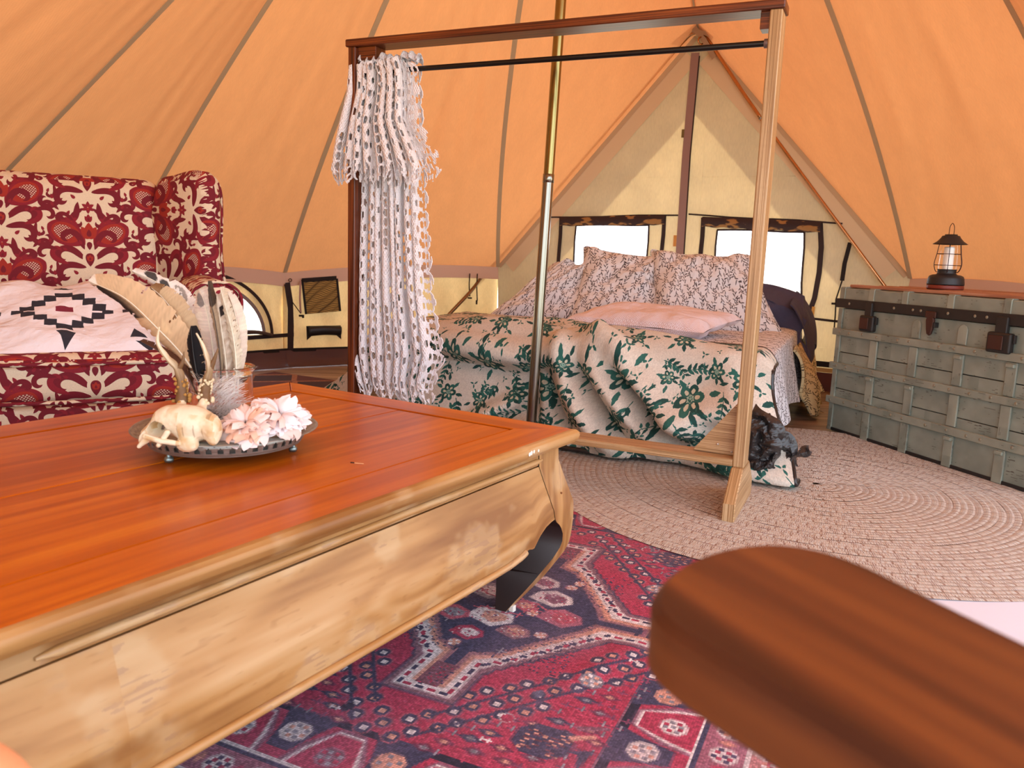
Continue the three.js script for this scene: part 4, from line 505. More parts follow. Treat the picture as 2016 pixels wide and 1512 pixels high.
{ // red cut-velvet damask on cream: mirrored scrolls, tulips and latticed pods
  F.damask = std({ roughness: 0.85, bumpScale: 0.0016, map: null }); const N = 1024;
  const cv = document.createElement('canvas'); cv.width = cv.height = N; const c = cv.getContext('2d'); c.fillStyle = '#e3cdb0'; c.fillRect(0, 0, N, N);
  const dk = '#740d20', rd = '#a32a1c', md = '#8a1526';
  const comma = (x, y, s, a, m = 1, f = dk) => { c.save(); c.translate(x, y); c.rotate(a); c.scale(s, s * m); c.fillStyle = f; c.beginPath(); c.moveTo(0, 0); c.bezierCurveTo(0.35, -0.55, 1.0, -0.6, 1.15, -0.1); c.bezierCurveTo(1.22, 0.25, 0.85, 0.38, 0.72, 0.14); c.bezierCurveTo(0.95, 0.2, 1.0, -0.1, 0.8, -0.17); c.bezierCurveTo(0.5, -0.25, 0.3, 0.05, 0, 0); c.fill(); c.restore(); };
  const drop = (x, y, s, a, f = dk) => { c.save(); c.translate(x, y); c.rotate(a); c.scale(s, s); c.fillStyle = f; c.beginPath(); c.moveTo(0, -0.5); c.bezierCurveTo(0.45, 0, 0.35, 0.5, 0, 0.5); c.bezierCurveTo(-0.35, 0.5, -0.45, 0, 0, -0.5); c.fill(); c.restore(); };
  const pod = (x, y, s, a, m) => { c.save(); c.translate(x, y); c.rotate(a); c.scale(s * m, s); c.fillStyle = md; c.beginPath(); c.moveTo(-0.9, 0.5); c.bezierCurveTo(-0.9, -0.7, 0.6, -1.0, 1.0, -0.3); c.bezierCurveTo(1.1, 0.5, 0.1, 1.0, -0.9, 0.5); c.fill(); c.fillStyle = rd; c.beginPath(); c.ellipse(0.1, 0, 0.72, 0.52, -0.3, 0, 6.3); c.fill(); c.beginPath(); c.ellipse(0.2, -0.02, 0.5, 0.36, -0.3, 0, 6.3); c.fillStyle = '#e3cdb0'; c.fill(); c.clip(); c.strokeStyle = md; c.lineWidth = 0.035; for (let k = -9; k < 10; k++) { c.beginPath(); c.moveTo(k * 0.14 - 1, -1); c.lineTo(k * 0.14 + 1, 1); c.moveTo(k * 0.14 + 1, -1); c.lineTo(k * 0.14 - 1, 1); c.stroke(); } c.restore(); };
  const tulip = (x, y, s, f = rd) => { for (const [a, k] of [[0, 1], [-0.55, 0.85], [0.55, 0.85]]) { c.save(); c.translate(x, y); c.rotate(a); drop(0, -s * 0.45 * k, s * k, 0, f); c.restore(); } drop(x, y - s * 0.3, s * 0.45, 0, dk); };
  const star = (x, y, s) => { for (let k = 0; k < 6; k++) drop(x + Math.sin(k * 1.047) * s * 0.5, y - Math.cos(k * 1.047) * s * 0.5, s * 0.85, k * 1.047, md); drop(x, y + s * 0.15, s * 0.4, 0, rd); };
  const motif = (cx, cy) => {
    for (const m of [1, -1]) {
      const X = (d) => cx + m * d, C = (d, y, s, a, f, fl = 1) => comma(X(d), cy + y, s * 1.38, m > 0 ? a : Math.PI - a, m * fl, f);
      pod(X(128), cy - 170, 125, m * -0.15, m); C(30, -60, 110, -0.7); C(24, 10, 120, -0.2); C(20, 60, 120, 0.35); C(60, 130, 110, 0.9, dk, -1); C(30, 170, 90, 1.2); C(130, 40, 90, -0.9, md, -1); C(150, 110, 95, 0.2, dk, -1); C(190, -60, 80, 0.3, dk); C(175, 190, 70, -0.3, dk); C(90, -255, 70, -0.2, dk); C(200, 20, 60, 1.2, dk, -1); C(60, 235, 80, 0.1, dk, -1);
      for (const [d, y, s, a] of [[90, 95, 26, 0.8], [215, 100, 24, 0.2], [235, 60, 20, -0.4], [55, -110, 24, 0.4], [150, -60, 22, 1], [120, 205, 24, -0.5], [215, 150, 22, 0.5], [235, -120, 22, 0.2]]) drop(X(d), cy + y, s * 1.35, m * a, md);
      star(X(105), cy + 262, 50);
    }
    drop(cx, cy + 20, 150, Math.PI, '#e3cdb0'); drop(cx, cy + 10, 90, Math.PI, dk); tulip(cx, cy + 15, 44, rd); tulip(cx, cy - 140, 110); star(cx, cy + 165, 46); tulip(cx, cy + 260, 52, md); drop(cx, cy - 85, 54, Math.PI, dk);
  };
  for (let i = -1; i < 3; i++) for (let j = -1; j < 3; j++) motif(256 + 512 * i, 256 + 512 * j + (((i % 2) + 2) % 2 ? 256 : 0));
  const src = c.getImageData(0, 0, N, N).data; const smp = (x, y) => { const o = ((N - 1 - y) * N + x) * 4; return [src[o], src[o + 1], src[o + 2]]; };
  F.damask.map = dataTex(N, N, (x, y) => { const n = 0.9 + 0.2 * hash2(x, y) * 0.8; return smp(x, y).map((q) => q * n); }, { rx: 1 / 0.5, ry: 1 / 0.5 });
  F.damask.bumpMap = dataTex(512, 512, (x, y) => { const s = smp(x * 2, y * 2); return grey(s[1] > 120 ? 40 : 190 + 60 * hash2(x, y)); }, { srgb: false, rx: 1 / 0.5, ry: 1 / 0.5 });
}
// ---------- armchair ----------
{
  const t = thing('wing_armchair', 'wing-back armchair in cream and crimson damask velvet', 'armchair', [-1.5, 0, -2.7], 27 * Math.PI / 180);
  const soft = (w, h, d, r) => new RoundedBoxGeometry(w, h, d, 6, r);
  const D = (g, off = 0) => boxUV(g, 0, off);
  { const g = new RoundedBoxGeometry(0.56, 0.6, 0.15, 10, 0.06); edit(g, (x, y, z) => { const k = (y + 0.3) / 0.6; return [x * (0.96 + 0.06 * k), y - 0.012 * (1 - (x / 0.28) ** 2) * (k > 0.5 ? 1 : 0), z - 0.1 * k + (z > 0 ? 0.035 * Math.cos(x * 5) * Math.sin(Math.PI * k) : 0)]; }); part('backrest', moved(D(g, 0.07), 0, 0.66, 0.0), F.damask, t); }
  for (const s of [-1, 1]) {
    // wing: rounded slab that flares forward and outward from the back
    const out = [[0, 0.02], [0.02, 0.49], [0.1, 0.515], [0.19, 0.53], [0.235, 0.52], [0.262, 0.48], [0.268, 0.4], [0.262, 0.25], [0.28, 0.12], [0.3, 0.02]];
    const cv = new THREE.CatmullRomCurve3(out.map(([a, b]) => V(a, b, 0)), true, 'centripetal').getPoints(60);
    const g = extrude(cv.map((p) => [p.x, p.y]), 0.085, 0.028); const q = new THREE.BufferGeometry(); q.copy(g); const fine = toCreasedNormals(q, 1.0); moved(fine, 0, 0, 0, 0, -Math.PI / 2, 0);
    const m = part('wing', D(fine, 0.2 + s * 0.03), F.damask, t); m.position.set(s * 0.275, 0.455, -0.045); m.rotation.y = s * 0.7; m.scale.x = 1;
    part('piping', tube(cv.filter((_, i) => i > 6 && i < 50).map((p) => V(s * 0.036, p.y - (p.y - 0.25) * 0.045, p.x - (p.x - 0.13) * 0.09)), 0.005, 80, 6), F.damask, m);
    // rolled arm with scroll front
    const roll = [[-0.055, 0.02], [-0.055, 0.2], [-0.075, 0.26], [-0.07, 0.315], [-0.03, 0.345], [0.02, 0.345], [0.06, 0.32], [0.075, 0.27], [0.065, 0.21], [0.045, 0.15], [0.045, 0.02]];
    const rv = new THREE.CatmullRomCurve3(roll.map(([a, b]) => V(a * s * -1, b, 0)), true, 'centripetal').getPoints(50);
    const pts = rv.map((p) => [p.x, p.y]); if (s > 0) pts.reverse(); const ag = extrude(pts, 0.6, 0.015);
    const a = part('arm', D(toCreasedNormals(ag, 0.8), 0.11 + s * 0.05), F.damask, t); a.position.set(s * 0.385, 0.285, 0.32);
    part('piping', tube(rv.map((p) => V(p.x * 0.97, p.y * 0.985 + 0.003, 0.298)), 0.005, 80, 6, true), F.damask, a);
  }
  { const g = soft(0.64, 0.135, 0.6, 0.045); edit(g, (x, y, z) => [x, y + (y > 0 ? 0.02 * Math.cos(x * 4) * Math.cos(z * 4) : 0), z]); const c = part('seat_cushion', moved(D(g, 0.31), 0, 0.355, 0.335), F.damask, t); for (const y of [0.405, 0.3]) part('piping', tube([[-0.3, y, 0.03], [-0.305, y, 0.6], [-0.28, y, 0.632], [0.28, y, 0.632], [0.305, y, 0.6], [0.3, y, 0.03]], 0.006, 90, 6), F.damask, c); }
  part('seat_base', moved(D(soft(0.82, 0.2, 0.62, 0.02), 0.05), 0, 0.185, 0.31), F.damask, t);
  for (const [x, z] of [[-0.36, 0.57], [0.36, 0.57], [-0.36, 0.05], [0.36, 0.05]]) part('foot', moved(lathe([[0, 0], [0.018, 0], [0.028, 0.05], [0.032, 0.088], [0, 0.088]], 16), x, 0.001, z), W.dark, t);
}
function cushionGeo(w, h, th, { pinch = 0.1, wr = 0.012, seed = 0, n = 40, sag = 0, pw = 0.55 } = {}) { // puffed pillow in the xy plane, z thick
  const side = (s) => sheet(n, n, (a, b) => { const u = a * 2 - 1, v = b * 2 - 1, k = Math.pow(Math.max(0, (1 - u ** 4) * (1 - v ** 4)), pw), x = w / 2 * u * (1 - pinch * (1 - v * v)), y = h / 2 * v * (1 - pinch * (1 - u * u)); const e = Math.max(Math.abs(u), Math.abs(v)), r = wr * (fbm(u * 2.2 + seed, v * 2.2 + seed * 1.7, 4) - 0.5) * 2.4 * (0.35 + k) + wr * 0.8 * Math.sin((u * v) * 9 + seed) * smooth(0.5, 0.95, e) * k; return [x + r * 0.6, y + r * 0.6 - sag * (1 - u * u) * (v > 0 ? v : 0), s * (th / 2 * k) + r * s]; }, (a, b) => [(a - 0.5) * w + seed * 0.37, (b - 0.5) * h + seed * 0.21]);
  const f = side(1), bk = side(-1); const ix = Array.from(bk.index.array); for (let i = 0; i < ix.length; i += 3) [ix[i + 1], ix[i + 2]] = [ix[i + 2], ix[i + 1]]; bk.setIndex(ix); bk.computeVertexNormals(); return join([f, bk]);
}
{
  const mapA = canvasTex(1024, 1024, (c, w) => { c.fillStyle = '#eee6ea'; c.fillRect(0, 0, w, w); c.fillStyle = '#2c2b35'; const u = w / 20, X = (x, y, a, b) => { c.fillStyle = '#2c2b35'; c.fillRect(w / 2 + x * u, w / 2 + y * u, a * u, b * u); }; for (const s of [-1, 1]) for (const [x, y0, a, b0] of [[0, -3.1, 1.0, 0.9], [0.9, -2.5, 1.4, 1], [2.1, -1.7, 1.5, 0.9], [3.3, -0.9, 1.6, 0.8], [4.5, -0.25, 1.3, 0.5], [3.3, 0.1, 1.5, 0.8], [2.0, 0.8, 1.5, 0.8], [0.9, 1.5, 1.4, 0.9], [0, 2.1, 1, 1]]) X((s > 0 ? x : -x - a) * 0.86, y0 * 1.4, a * 0.86, b0 * 1.4); c.beginPath(); c.moveTo(w / 2 - u, w / 2 + 5 * u); c.lineTo(w / 2 + u, w / 2 + 5 * u); c.lineTo(w / 2, w / 2 + 7.6 * u); c.fill(); c.beginPath(); c.moveTo(w / 2 - u, w / 2 - 5.4 * u); c.lineTo(w / 2 + u, w / 2 - 5.4 * u); c.lineTo(w / 2, w / 2 - 7.2 * u); c.fill(); c.fillStyle = '#7d2338'; c.fillRect(w / 2 - 0.9 * u, w / 2 - 0.7 * u, 1.8 * u, 1.1 * u); c.fillStyle = '#2c2b35'; for (const [a, b, r] of [[7.4, 7.0, 0.2], [-7.4, 7.0, 2], [-7.6, -6.5, 3], [7.4, -6.5, 1], [6.8, 5.2, 1.4]]) { c.save(); c.translate(w / 2 + a * u, w / 2 + b * u); c.rotate(r); c.beginPath(); c.moveTo(-1.0 * u, 0); c.lineTo(0.9 * u, -0.8 * u); c.lineTo(0.7 * u, 0.9 * u); c.fill(); c.restore(); } for (const s of [-1, 1]) X(s > 0 ? 5.9 : -7.6, -0.45, 1.7, 0.7); });
  const t = thing('patterned_cushion', 'white cotton cushion with black stepped diamond motif on the armchair seat', 'cushion', [-1.335, 0.47, -2.35], 27 * Math.PI / 180);
  const g = cushionGeo(0.56, 0.48, 0.14, { wr: 0.012, seed: 4.3, pinch: 0.06 }); const uv = g.attributes.uv; for (let i = 0; i < uv.count; i++) uv.setXY(i, (uv.getX(i) - 4.3 * 0.37) / 0.56 + 0.5, (uv.getY(i) - 4.3 * 0.21) / 0.48 + 0.5);
  const m = part('cover', g, std({ map: mapA, roughness: 0.9, bumpMap: crease, bumpScale: 0.007 }), t); m.rotation.x = -1.08; m.rotation.z = 0.04; 
}
// ---------- bed (own axes: x to the right across the bed, z towards the foot) ----------
const bedTurn = -22.96 * Math.PI / 180, bedAt = [0.88, 0, -2.78];
const onBed = (name, label, cat, x, y, z, group) => { const p = V(x, 0, z).applyAxisAngle(V(0, 1, 0), bedTurn); return thing(name, label, cat, [bedAt[0] + p.x, y, bedAt[2] + p.z], bedTurn, group); };
{
  const t = onBed('double_bed', 'low double bed with leaf-print sheet in front of the gable windows', 'bed', 0, 0, 0);
  part('base', box(1.58, 0.17, 1.96, -0.82, 0.095, -1.02, 0.01), W.dark, t);
  { const g = new RoundedBoxGeometry(1.66, 0.22, 2.04, 6, 0.045); edit(g, (x, y, z) => [x + 0.006 * (fbm(z * 4, y * 9, 2) - 0.5), y + 0.008 * (fbm(x * 5 + 3, z * 5, 3) - 0.5) * (y > 0 ? 1 : 0), z]); part('mattress', moved(boxUV(g, 0), -0.83, 0.292, -1.02), F.leaf, t); }
  // sheet edge hanging down the right side
  part('hanging_sheet', thick(sheet(80, 30, (u, v) => { const z = lerp(-0.12, -1.95, u), f = v < 0.25 ? v / 0.25 : 1, d = Math.max(0, (v - 0.25) / 0.75); const x = -0.12 + 0.135 * Math.sin(f * 1.57) + 0.05 * d + 0.018 * d * Math.sin(u * 30 + 2 * Math.sin(u * 9)), y = 0.408 - 0.02 * (1 - Math.cos(f * 1.57)) - d * (0.32 - 0.05 * Math.sin(u * 5)); return [x, y, z]; }, (u, v) => [u * 1.8, v * 0.5]), 0.003), F.leaf, t);
}
{
  const t = onBed('leaf_duvet', 'crumpled leaf-print duvet with yellowish shade put into its colour slipping off the far side of the bed', 'duvet', 0.02, 0, -1.55);
  part('cover', thick(sheet(60, 40, (u, v) => { const z = lerp(0.42, -0.42, u), a = v * 1.5, x = 0.01 + 0.12 * Math.sin(a) * (0.7 + 0.3 * Math.sin(u * 7)) + 0.035 * Math.sin(u * 19 + v * 7) * v, y = 0.33 - 0.31 * Math.pow(v, 1.1) + 0.015 * Math.sin(u * 13 + v * 9); return [x, Math.max(0.02, y), z]; }, (u, v) => [u * 0.9, v * 0.5]), 0.012), F.leafShade, t);
}
const pillowM = F.leaf;
function pillow(label, x, y, z, w, h, th, rot, o) { const shape = (g) => edit(g, (X, Y, Z) => { const k = (Y / h + 0.5); return [X * (1 - (o.taper ?? 0) * k) + (o.shift ?? 0) * (k - 0.5), Y, Z]; }); const t = onBed('leaf_pillow', label, 'pillow', x, y, z, 'leaf-print pillows at the head of the bed'); const m = part('cover', shape(cushionGeo(w, h, th, o)), pillowM, t); m.rotation.set(...rot); part('hem', (() => { const p = []; for (let k = 0; k <= 40; k++) { const a = k / 40 * 2 * Math.PI, c = Math.cos(a), s = Math.sin(a), q = 1 / Math.max(Math.abs(c), Math.abs(s)); const u = c * q, v = s * q; p.push([w / 2 * u * (1 - (o.pinch ?? 0.1) * (1 - v * v)), h / 2 * v * (1 - (o.pinch ?? 0.1) * (1 - u * u)), 0]); } return shape(tube(p, 0.004, 120, 5, true)); })(), pillowM, m); }
pillow('largest leaf-print pillow propped upright in front of the right window', -0.43, 0.565, -1.38, 0.72, 0.5, 0.2, [-0.5, 0.05, 0], { seed: 1.2, wr: 0.026, pinch: 0.08, taper: 0.26, shift: -0.17 });
pillow('middle leaf-print pillow leaning against the larger one', -0.9, 0.56, -1.42, 0.56, 0.49, 0.19, [-0.45, 0.12, -0.03], { seed: 2.6, wr: 0.028, pinch: 0.09 });
pillow('leaf-print pillow slumped at the left end of the row', -1.3, 0.525, -1.42, 0.66, 0.42, 0.2, [-0.55, 0.1, 0.1], { seed: 3.9, wr: 0.028, pinch: 0.08, taper: 0.55, shift: 0.24 });
{
  const t = onBed('knit_pillow', 'pale pink pillow with fine zigzag knit lying flat on the bed', 'pillow', -0.6, 0.458, -0.84);
  const zz = dataTex(256, 256, (x, y) => { const k = Math.abs(((y + 12 * Math.abs(((x / 16) % 2) - 1)) / 10) % 1 - 0.5) * 2; return mix3([212, 188, 192], [238, 232, 240], smooth(0.2, 0.6, k)); }, { rx: 6, ry: 6 });
  const m = part('cover', cushionGeo(0.72, 0.44, 0.12, { seed: 0.4, wr: 0.012, pinch: 0.06 }), std({ map: zz, roughness: 0.95, bumpMap: crease, bumpScale: 0.012 }), t); m.rotation.set(-1.5, 0, -0.28, 'YXZ'); m.rotation.set(-1.48, -0.24, 0, 'YXZ');
}
{
  const t = onBed('dark_throw', 'dark purple-grey throw draped over the bed end beside the right window', 'throw', -0.1, 0, -1.66);
  part('cloth', thick(sheet(40, 50, (u, v) => { const x = lerp(-0.14, 0.12, u) + 0.06 * v * v * u, y = v < 0.3 ? 0.6 + 0.03 * Math.sin(v * 5) - 0.06 * u * u : 0.61 - 0.06 * u * u - (v - 0.3) / 0.7 * 0.3 * (0.5 + 0.5 * u), z = lerp(-0.28, 0.08, Math.min(1, v / 0.5)) + 0.08 * Math.max(0, v - 0.5) + 0.012 * Math.sin(u * 11 + v * 5); return [x + (v > 0.5 ? 0.02 * Math.sin(v * 15) : 0), y, z]; }, (u, v) => [u * 0.4, v * 0.5]), 0.006), std({ color: 0x464259, roughness: 0.85, bumpMap: crease, bumpScale: 0.01 }), t);
  part('cloth_fold', thick(sheet(30, 40, (u, v) => { const a = u * 1.6, x = 0.07 + 0.12 * Math.sin(a) + 0.015 * Math.sin(v * 12) * u, y = 0.59 - 0.06 * v - 0.33 * Math.pow(u, 1.5) * (1 - 0.25 * Math.sin(v * 4)), z = lerp(-0.26, 0.14, v) + 0.02 * Math.sin(u * 8); return [x, y, z]; }, (u, v) => [u * 0.4, v * 0.4]), 0.006), std({ color: 0x413c52, roughness: 0.85, bumpMap: crease, bumpScale: 0.01 }), t);
}
// green floral wool blanket, bunched over the foot of the bed
{
  const t = onBed('floral_blanket', 'cream wool blanket with green flowers bunched over the foot of the bed', 'blanket', 0, 0, 0);
  const seg = (px, py, ax, ay, bx, by) => { const dx = bx - ax, dy = by - ay, k = clamp(((px - ax) * dx + (py - ay) * dy) / (dx * dx + dy * dy)); return [Math.hypot(px - ax - dx * k, py - ay - dy * k), k]; };
  const ridge = (x, y, pts, w, amp) => { let d = 9, kk = 0; for (let i = 1; i < pts.length; i++) { const [q, k] = seg(x, y, ...pts[i - 1], ...pts[i]); if (q < d) { d = q; kk = (i - 1 + k) / (pts.length - 1); } } return amp * gauss(d, w) * Math.sin(Math.PI * (0.12 + 0.8 * kk)); };
  // s: distance down from the top edge (negative on top); folds as ridges in (x, s)
  const folds = [
    [[[-0.58, -0.03], [-0.5, 0.02], [-0.36, 0.13], [-0.22, 0.26], [-0.1, 0.34]], 0.045, 0.085], [[[-0.65, 0.0], [-0.56, 0.09], [-0.42, 0.22], [-0.3, 0.33]], 0.04, 0.075], [[[-0.75, -0.02], [-0.68, 0.14], [-0.56, 0.27], [-0.46, 0.36]], 0.045, 0.07],
    [[[-0.5, 0.05], [-0.38, 0.19], [-0.26, 0.31]], 0.022, -0.05], [[[-0.66, 0.08], [-0.52, 0.24], [-0.42, 0.34]], 0.02, -0.045], [[[-0.8, 0.1], [-0.72, 0.25], [-0.62, 0.36]], 0.022, -0.045],
    [[[-0.3, 0.22], [-0.16, 0.175], [-0.02, 0.15]], 0.05, 0.075], [[[-0.28, 0.3], [-0.12, 0.27], [0.02, 0.24]], 0.028, -0.05], [[[-0.2, 0.36], [0.0, 0.36], [0.1, 0.33]], 0.05, 0.06],
    [[[-1.35, 0.02], [-1.1, 0.035], [-0.85, 0.05], [-0.7, 0.02]], 0.04, 0.05], [[[-1.4, 0.09], [-1.1, 0.1], [-0.86, 0.13]], 0.025, -0.02], [[[-1.3, -0.12], [-1.0, -0.1], [-0.75, -0.12]], 0.06, 0.06],
    [[[-1.12, 0.34], [-0.98, 0.26], [-0.86, 0.2]], 0.03, 0.05], [[[-1.05, 0.36], [-0.9, 0.31], [-0.8, 0.28]], 0.02, 0.04], [[[-0.86, 0.05], [-0.845, 0.2], [-0.8, 0.36]], 0.03, -0.05], [[[-1.45, 0.1], [-1.4, 0.3]], 0.06, 0.04], [[[-0.12, 0.02], [-0.06, 0.12], [0.06, 0.3]], 0.06, 0.03],
    [[[-0.95, -0.24], [-0.7, -0.2], [-0.45, -0.12], [-0.2, -0.1]], 0.06, 0.05], [[[-1.2, -0.3], [-0.9, -0.36], [-0.6, -0.3]], 0.07, 0.05], [[[-0.72, -0.1], [-0.62, -0.05], [-0.55, 0.02]], 0.035, 0.06],
  ];
  const depth = (x) => interp([[-1.8, 0.95], [-1.3, 0.8], [-0.9, 0.62], [-0.6, 0.34], [-0.3, 0.2], [0.05, 0.17]], x);
  const fn = (u, v) => {
    let x = lerp(-1.86, 0.035, u); const top = depth(x), s = lerp(-top, 0.405 + 0.02 * Math.sin(x * 7), v), R = 0.07;
    let y, z, ny, nz; const yT = 0.425, arc = R * 1.5708;
    if (s < -R) { z = s + 0.02; y = yT; ny = 1; nz = 0; } else if (s < arc - R) { const a = (s + R) / R; z = -R + 0.02 + R * Math.sin(a); y = yT - R + R * Math.cos(a); ny = Math.cos(a); nz = Math.sin(a); } else { z = 0.02; y = yT - R - (s - arc + R); ny = 0; nz = 1; }
    let d = 0.012 * (fbm(x * 3 + 2, s * 4, 3) - 0.3); for (const [p, w, a] of folds) d += ridge(x, s, p, w, a * (p[0][1] < -0.09 ? 0.9 : 1.75)); d += 0.1 * smooth(0, 0.4, s) + 0.02 * smooth(0.05, 0.3, s) * Math.sin(x * 9);
    if (s > 0.25) d += -0.02 * smooth(0.3, 0.4, s) * smooth(-0.75, -0.4, x) * (1 - smooth(-0.2, 0, x));
    const e = smooth(-1.55, -1.86, x); // left overhang
    y += ny * d; z += nz * d; if (x < -1.6) { const q = (-1.6 - x); y = Math.max(0.03, y - q * 1.25 * (s < 0.1 ? 1 : 0.5)); x = -1.6 - q * 0.8 - 0.03 * Math.sin(s * 14) * e; }
    if (x > -0.02) { const q = (x + 0.02) / 0.055; y -= 0.05 * q * q * (s < 0 ? 1 : 0.3); x += 0.05 * smooth(0, 0.4, s) * q; }
    x += 0.075 * smooth(0.05, 0.4, s) * smooth(-0.35, 0.03, x);
    return [x, Math.max(0.026, y), z];
  };
  const cl = part('cloth', thick(sheet(230, 150, fn, (u, v) => { const x = lerp(-1.86, 0.035, u); return [x, lerp(-depth(x), 0.42, v) * -1]; }), 0.007), F.wool, t);
  const edge = []; for (let k = 0; k <= 60; k++) { const [x, y, z] = fn(0.38 + 0.62 * k / 60, 0.0); edge.push([x, y + 0.003, z]); } for (let k = 1; k <= 40; k++) { const [x, y, z] = fn(1, k / 40); edge.push([x + 0.004, y + 0.002, z]); }
  part('satin_binding', tube(edge, 0.0075, 160, 8), F.satin, t, 'dark satin binding');
  const hem = []; for (let k = 0; k <= 90; k++) { const [x, y, z] = fn(0.1 + 0.9 * k / 90, 1); hem.push([x, y, z + 0.002]); }
  part('satin_binding', tube(hem, 0.009, 160, 8), F.satin, t, 'dark satin binding');
  // crumpled satin corner heaped beside the rack post
  const R = rng(8), crumple = (pts, w, sd, nrm = [-0.1, 0.1, 1]) => { const c = new THREE.CatmullRomCurve3(pts.map((p) => V(...p))), n = V(...nrm).normalize(); return thick(sheet(16, 50, (u, v) => { const p = c.getPoint(v), tg = c.getTangent(v), sd2 = tg.clone().cross(n).normalize(); const a = (u - 0.5), off = 0.014 * (fbm(u * 3 + sd, v * 6 + sd, 3) - 0.5) * 2; p.addScaledVector(sd2, a * w * (0.8 + 0.35 * Math.sin(v * 9 + sd))).addScaledVector(n, off + 0.022 * Math.cos(a * Math.PI)); return p.toArray(); }, (u, v) => [u * w, v * 0.4]), 0.002); };
  const heap = part('satin_corner', crumple([[0.0, 0.235, 0.15], [0.012, 0.17, 0.175], [0.016, 0.1, 0.175], [0.024, 0.03, 0.16]], 0.1, 1), F.satin, t, 'crumpled dark satin corner');
  for (const [p, w, sd] of [[[[0.0, 0.24, 0.15], [0.045, 0.235, 0.17], [0.075, 0.19, 0.18], [0.055, 0.13, 0.18]], 0.06, 2], [[[0.035, 0.2, 0.18], [0.065, 0.15, 0.19], [0.05, 0.1, 0.185]], 0.07, 3], [[[0.04, 0.17, 0.17], [0.09, 0.165, 0.15], [0.135, 0.12, 0.13], [0.13, 0.075, 0.13]], 0.06, 4], [[[0.0, 0.075, 0.185], [0.045, 0.07, 0.19], [0.085, 0.085, 0.175]], 0.055, 5], [[[0.085, 0.14, 0.17], [0.08, 0.095, 0.175], [0.065, 0.06, 0.175]], 0.035, 6], [[[0.12, 0.1, 0.13], [0.155, 0.11, 0.12], [0.19, 0.13, 0.1]], 0.035, 7]]) part('satin_fold', crumple(p, w, sd), F.satin, heap);
  for (const [x, y, z, r, sd] of [[0.045, 0.07, 0.135, 0.06, 1], [0.085, 0.05, 0.11, 0.06, 3], [0.03, 0.14, 0.135, 0.055, 5], [0.09, 0.12, 0.1, 0.055, 7]]) { const g = new THREE.SphereGeometry(r, 24, 16); edit(g, (a, b, c) => { const k = 1 + 0.5 * (fbm(a * 22 + sd, b * 22 + c * 14 + sd, 3) - 0.5); return [a * k * 1.05, b * k * 0.85, c * k * 0.7]; }); part('bunched_corner', moved(boxUV(g, 0, sd * 0.13), x, y, z), F.wool, t); }
}
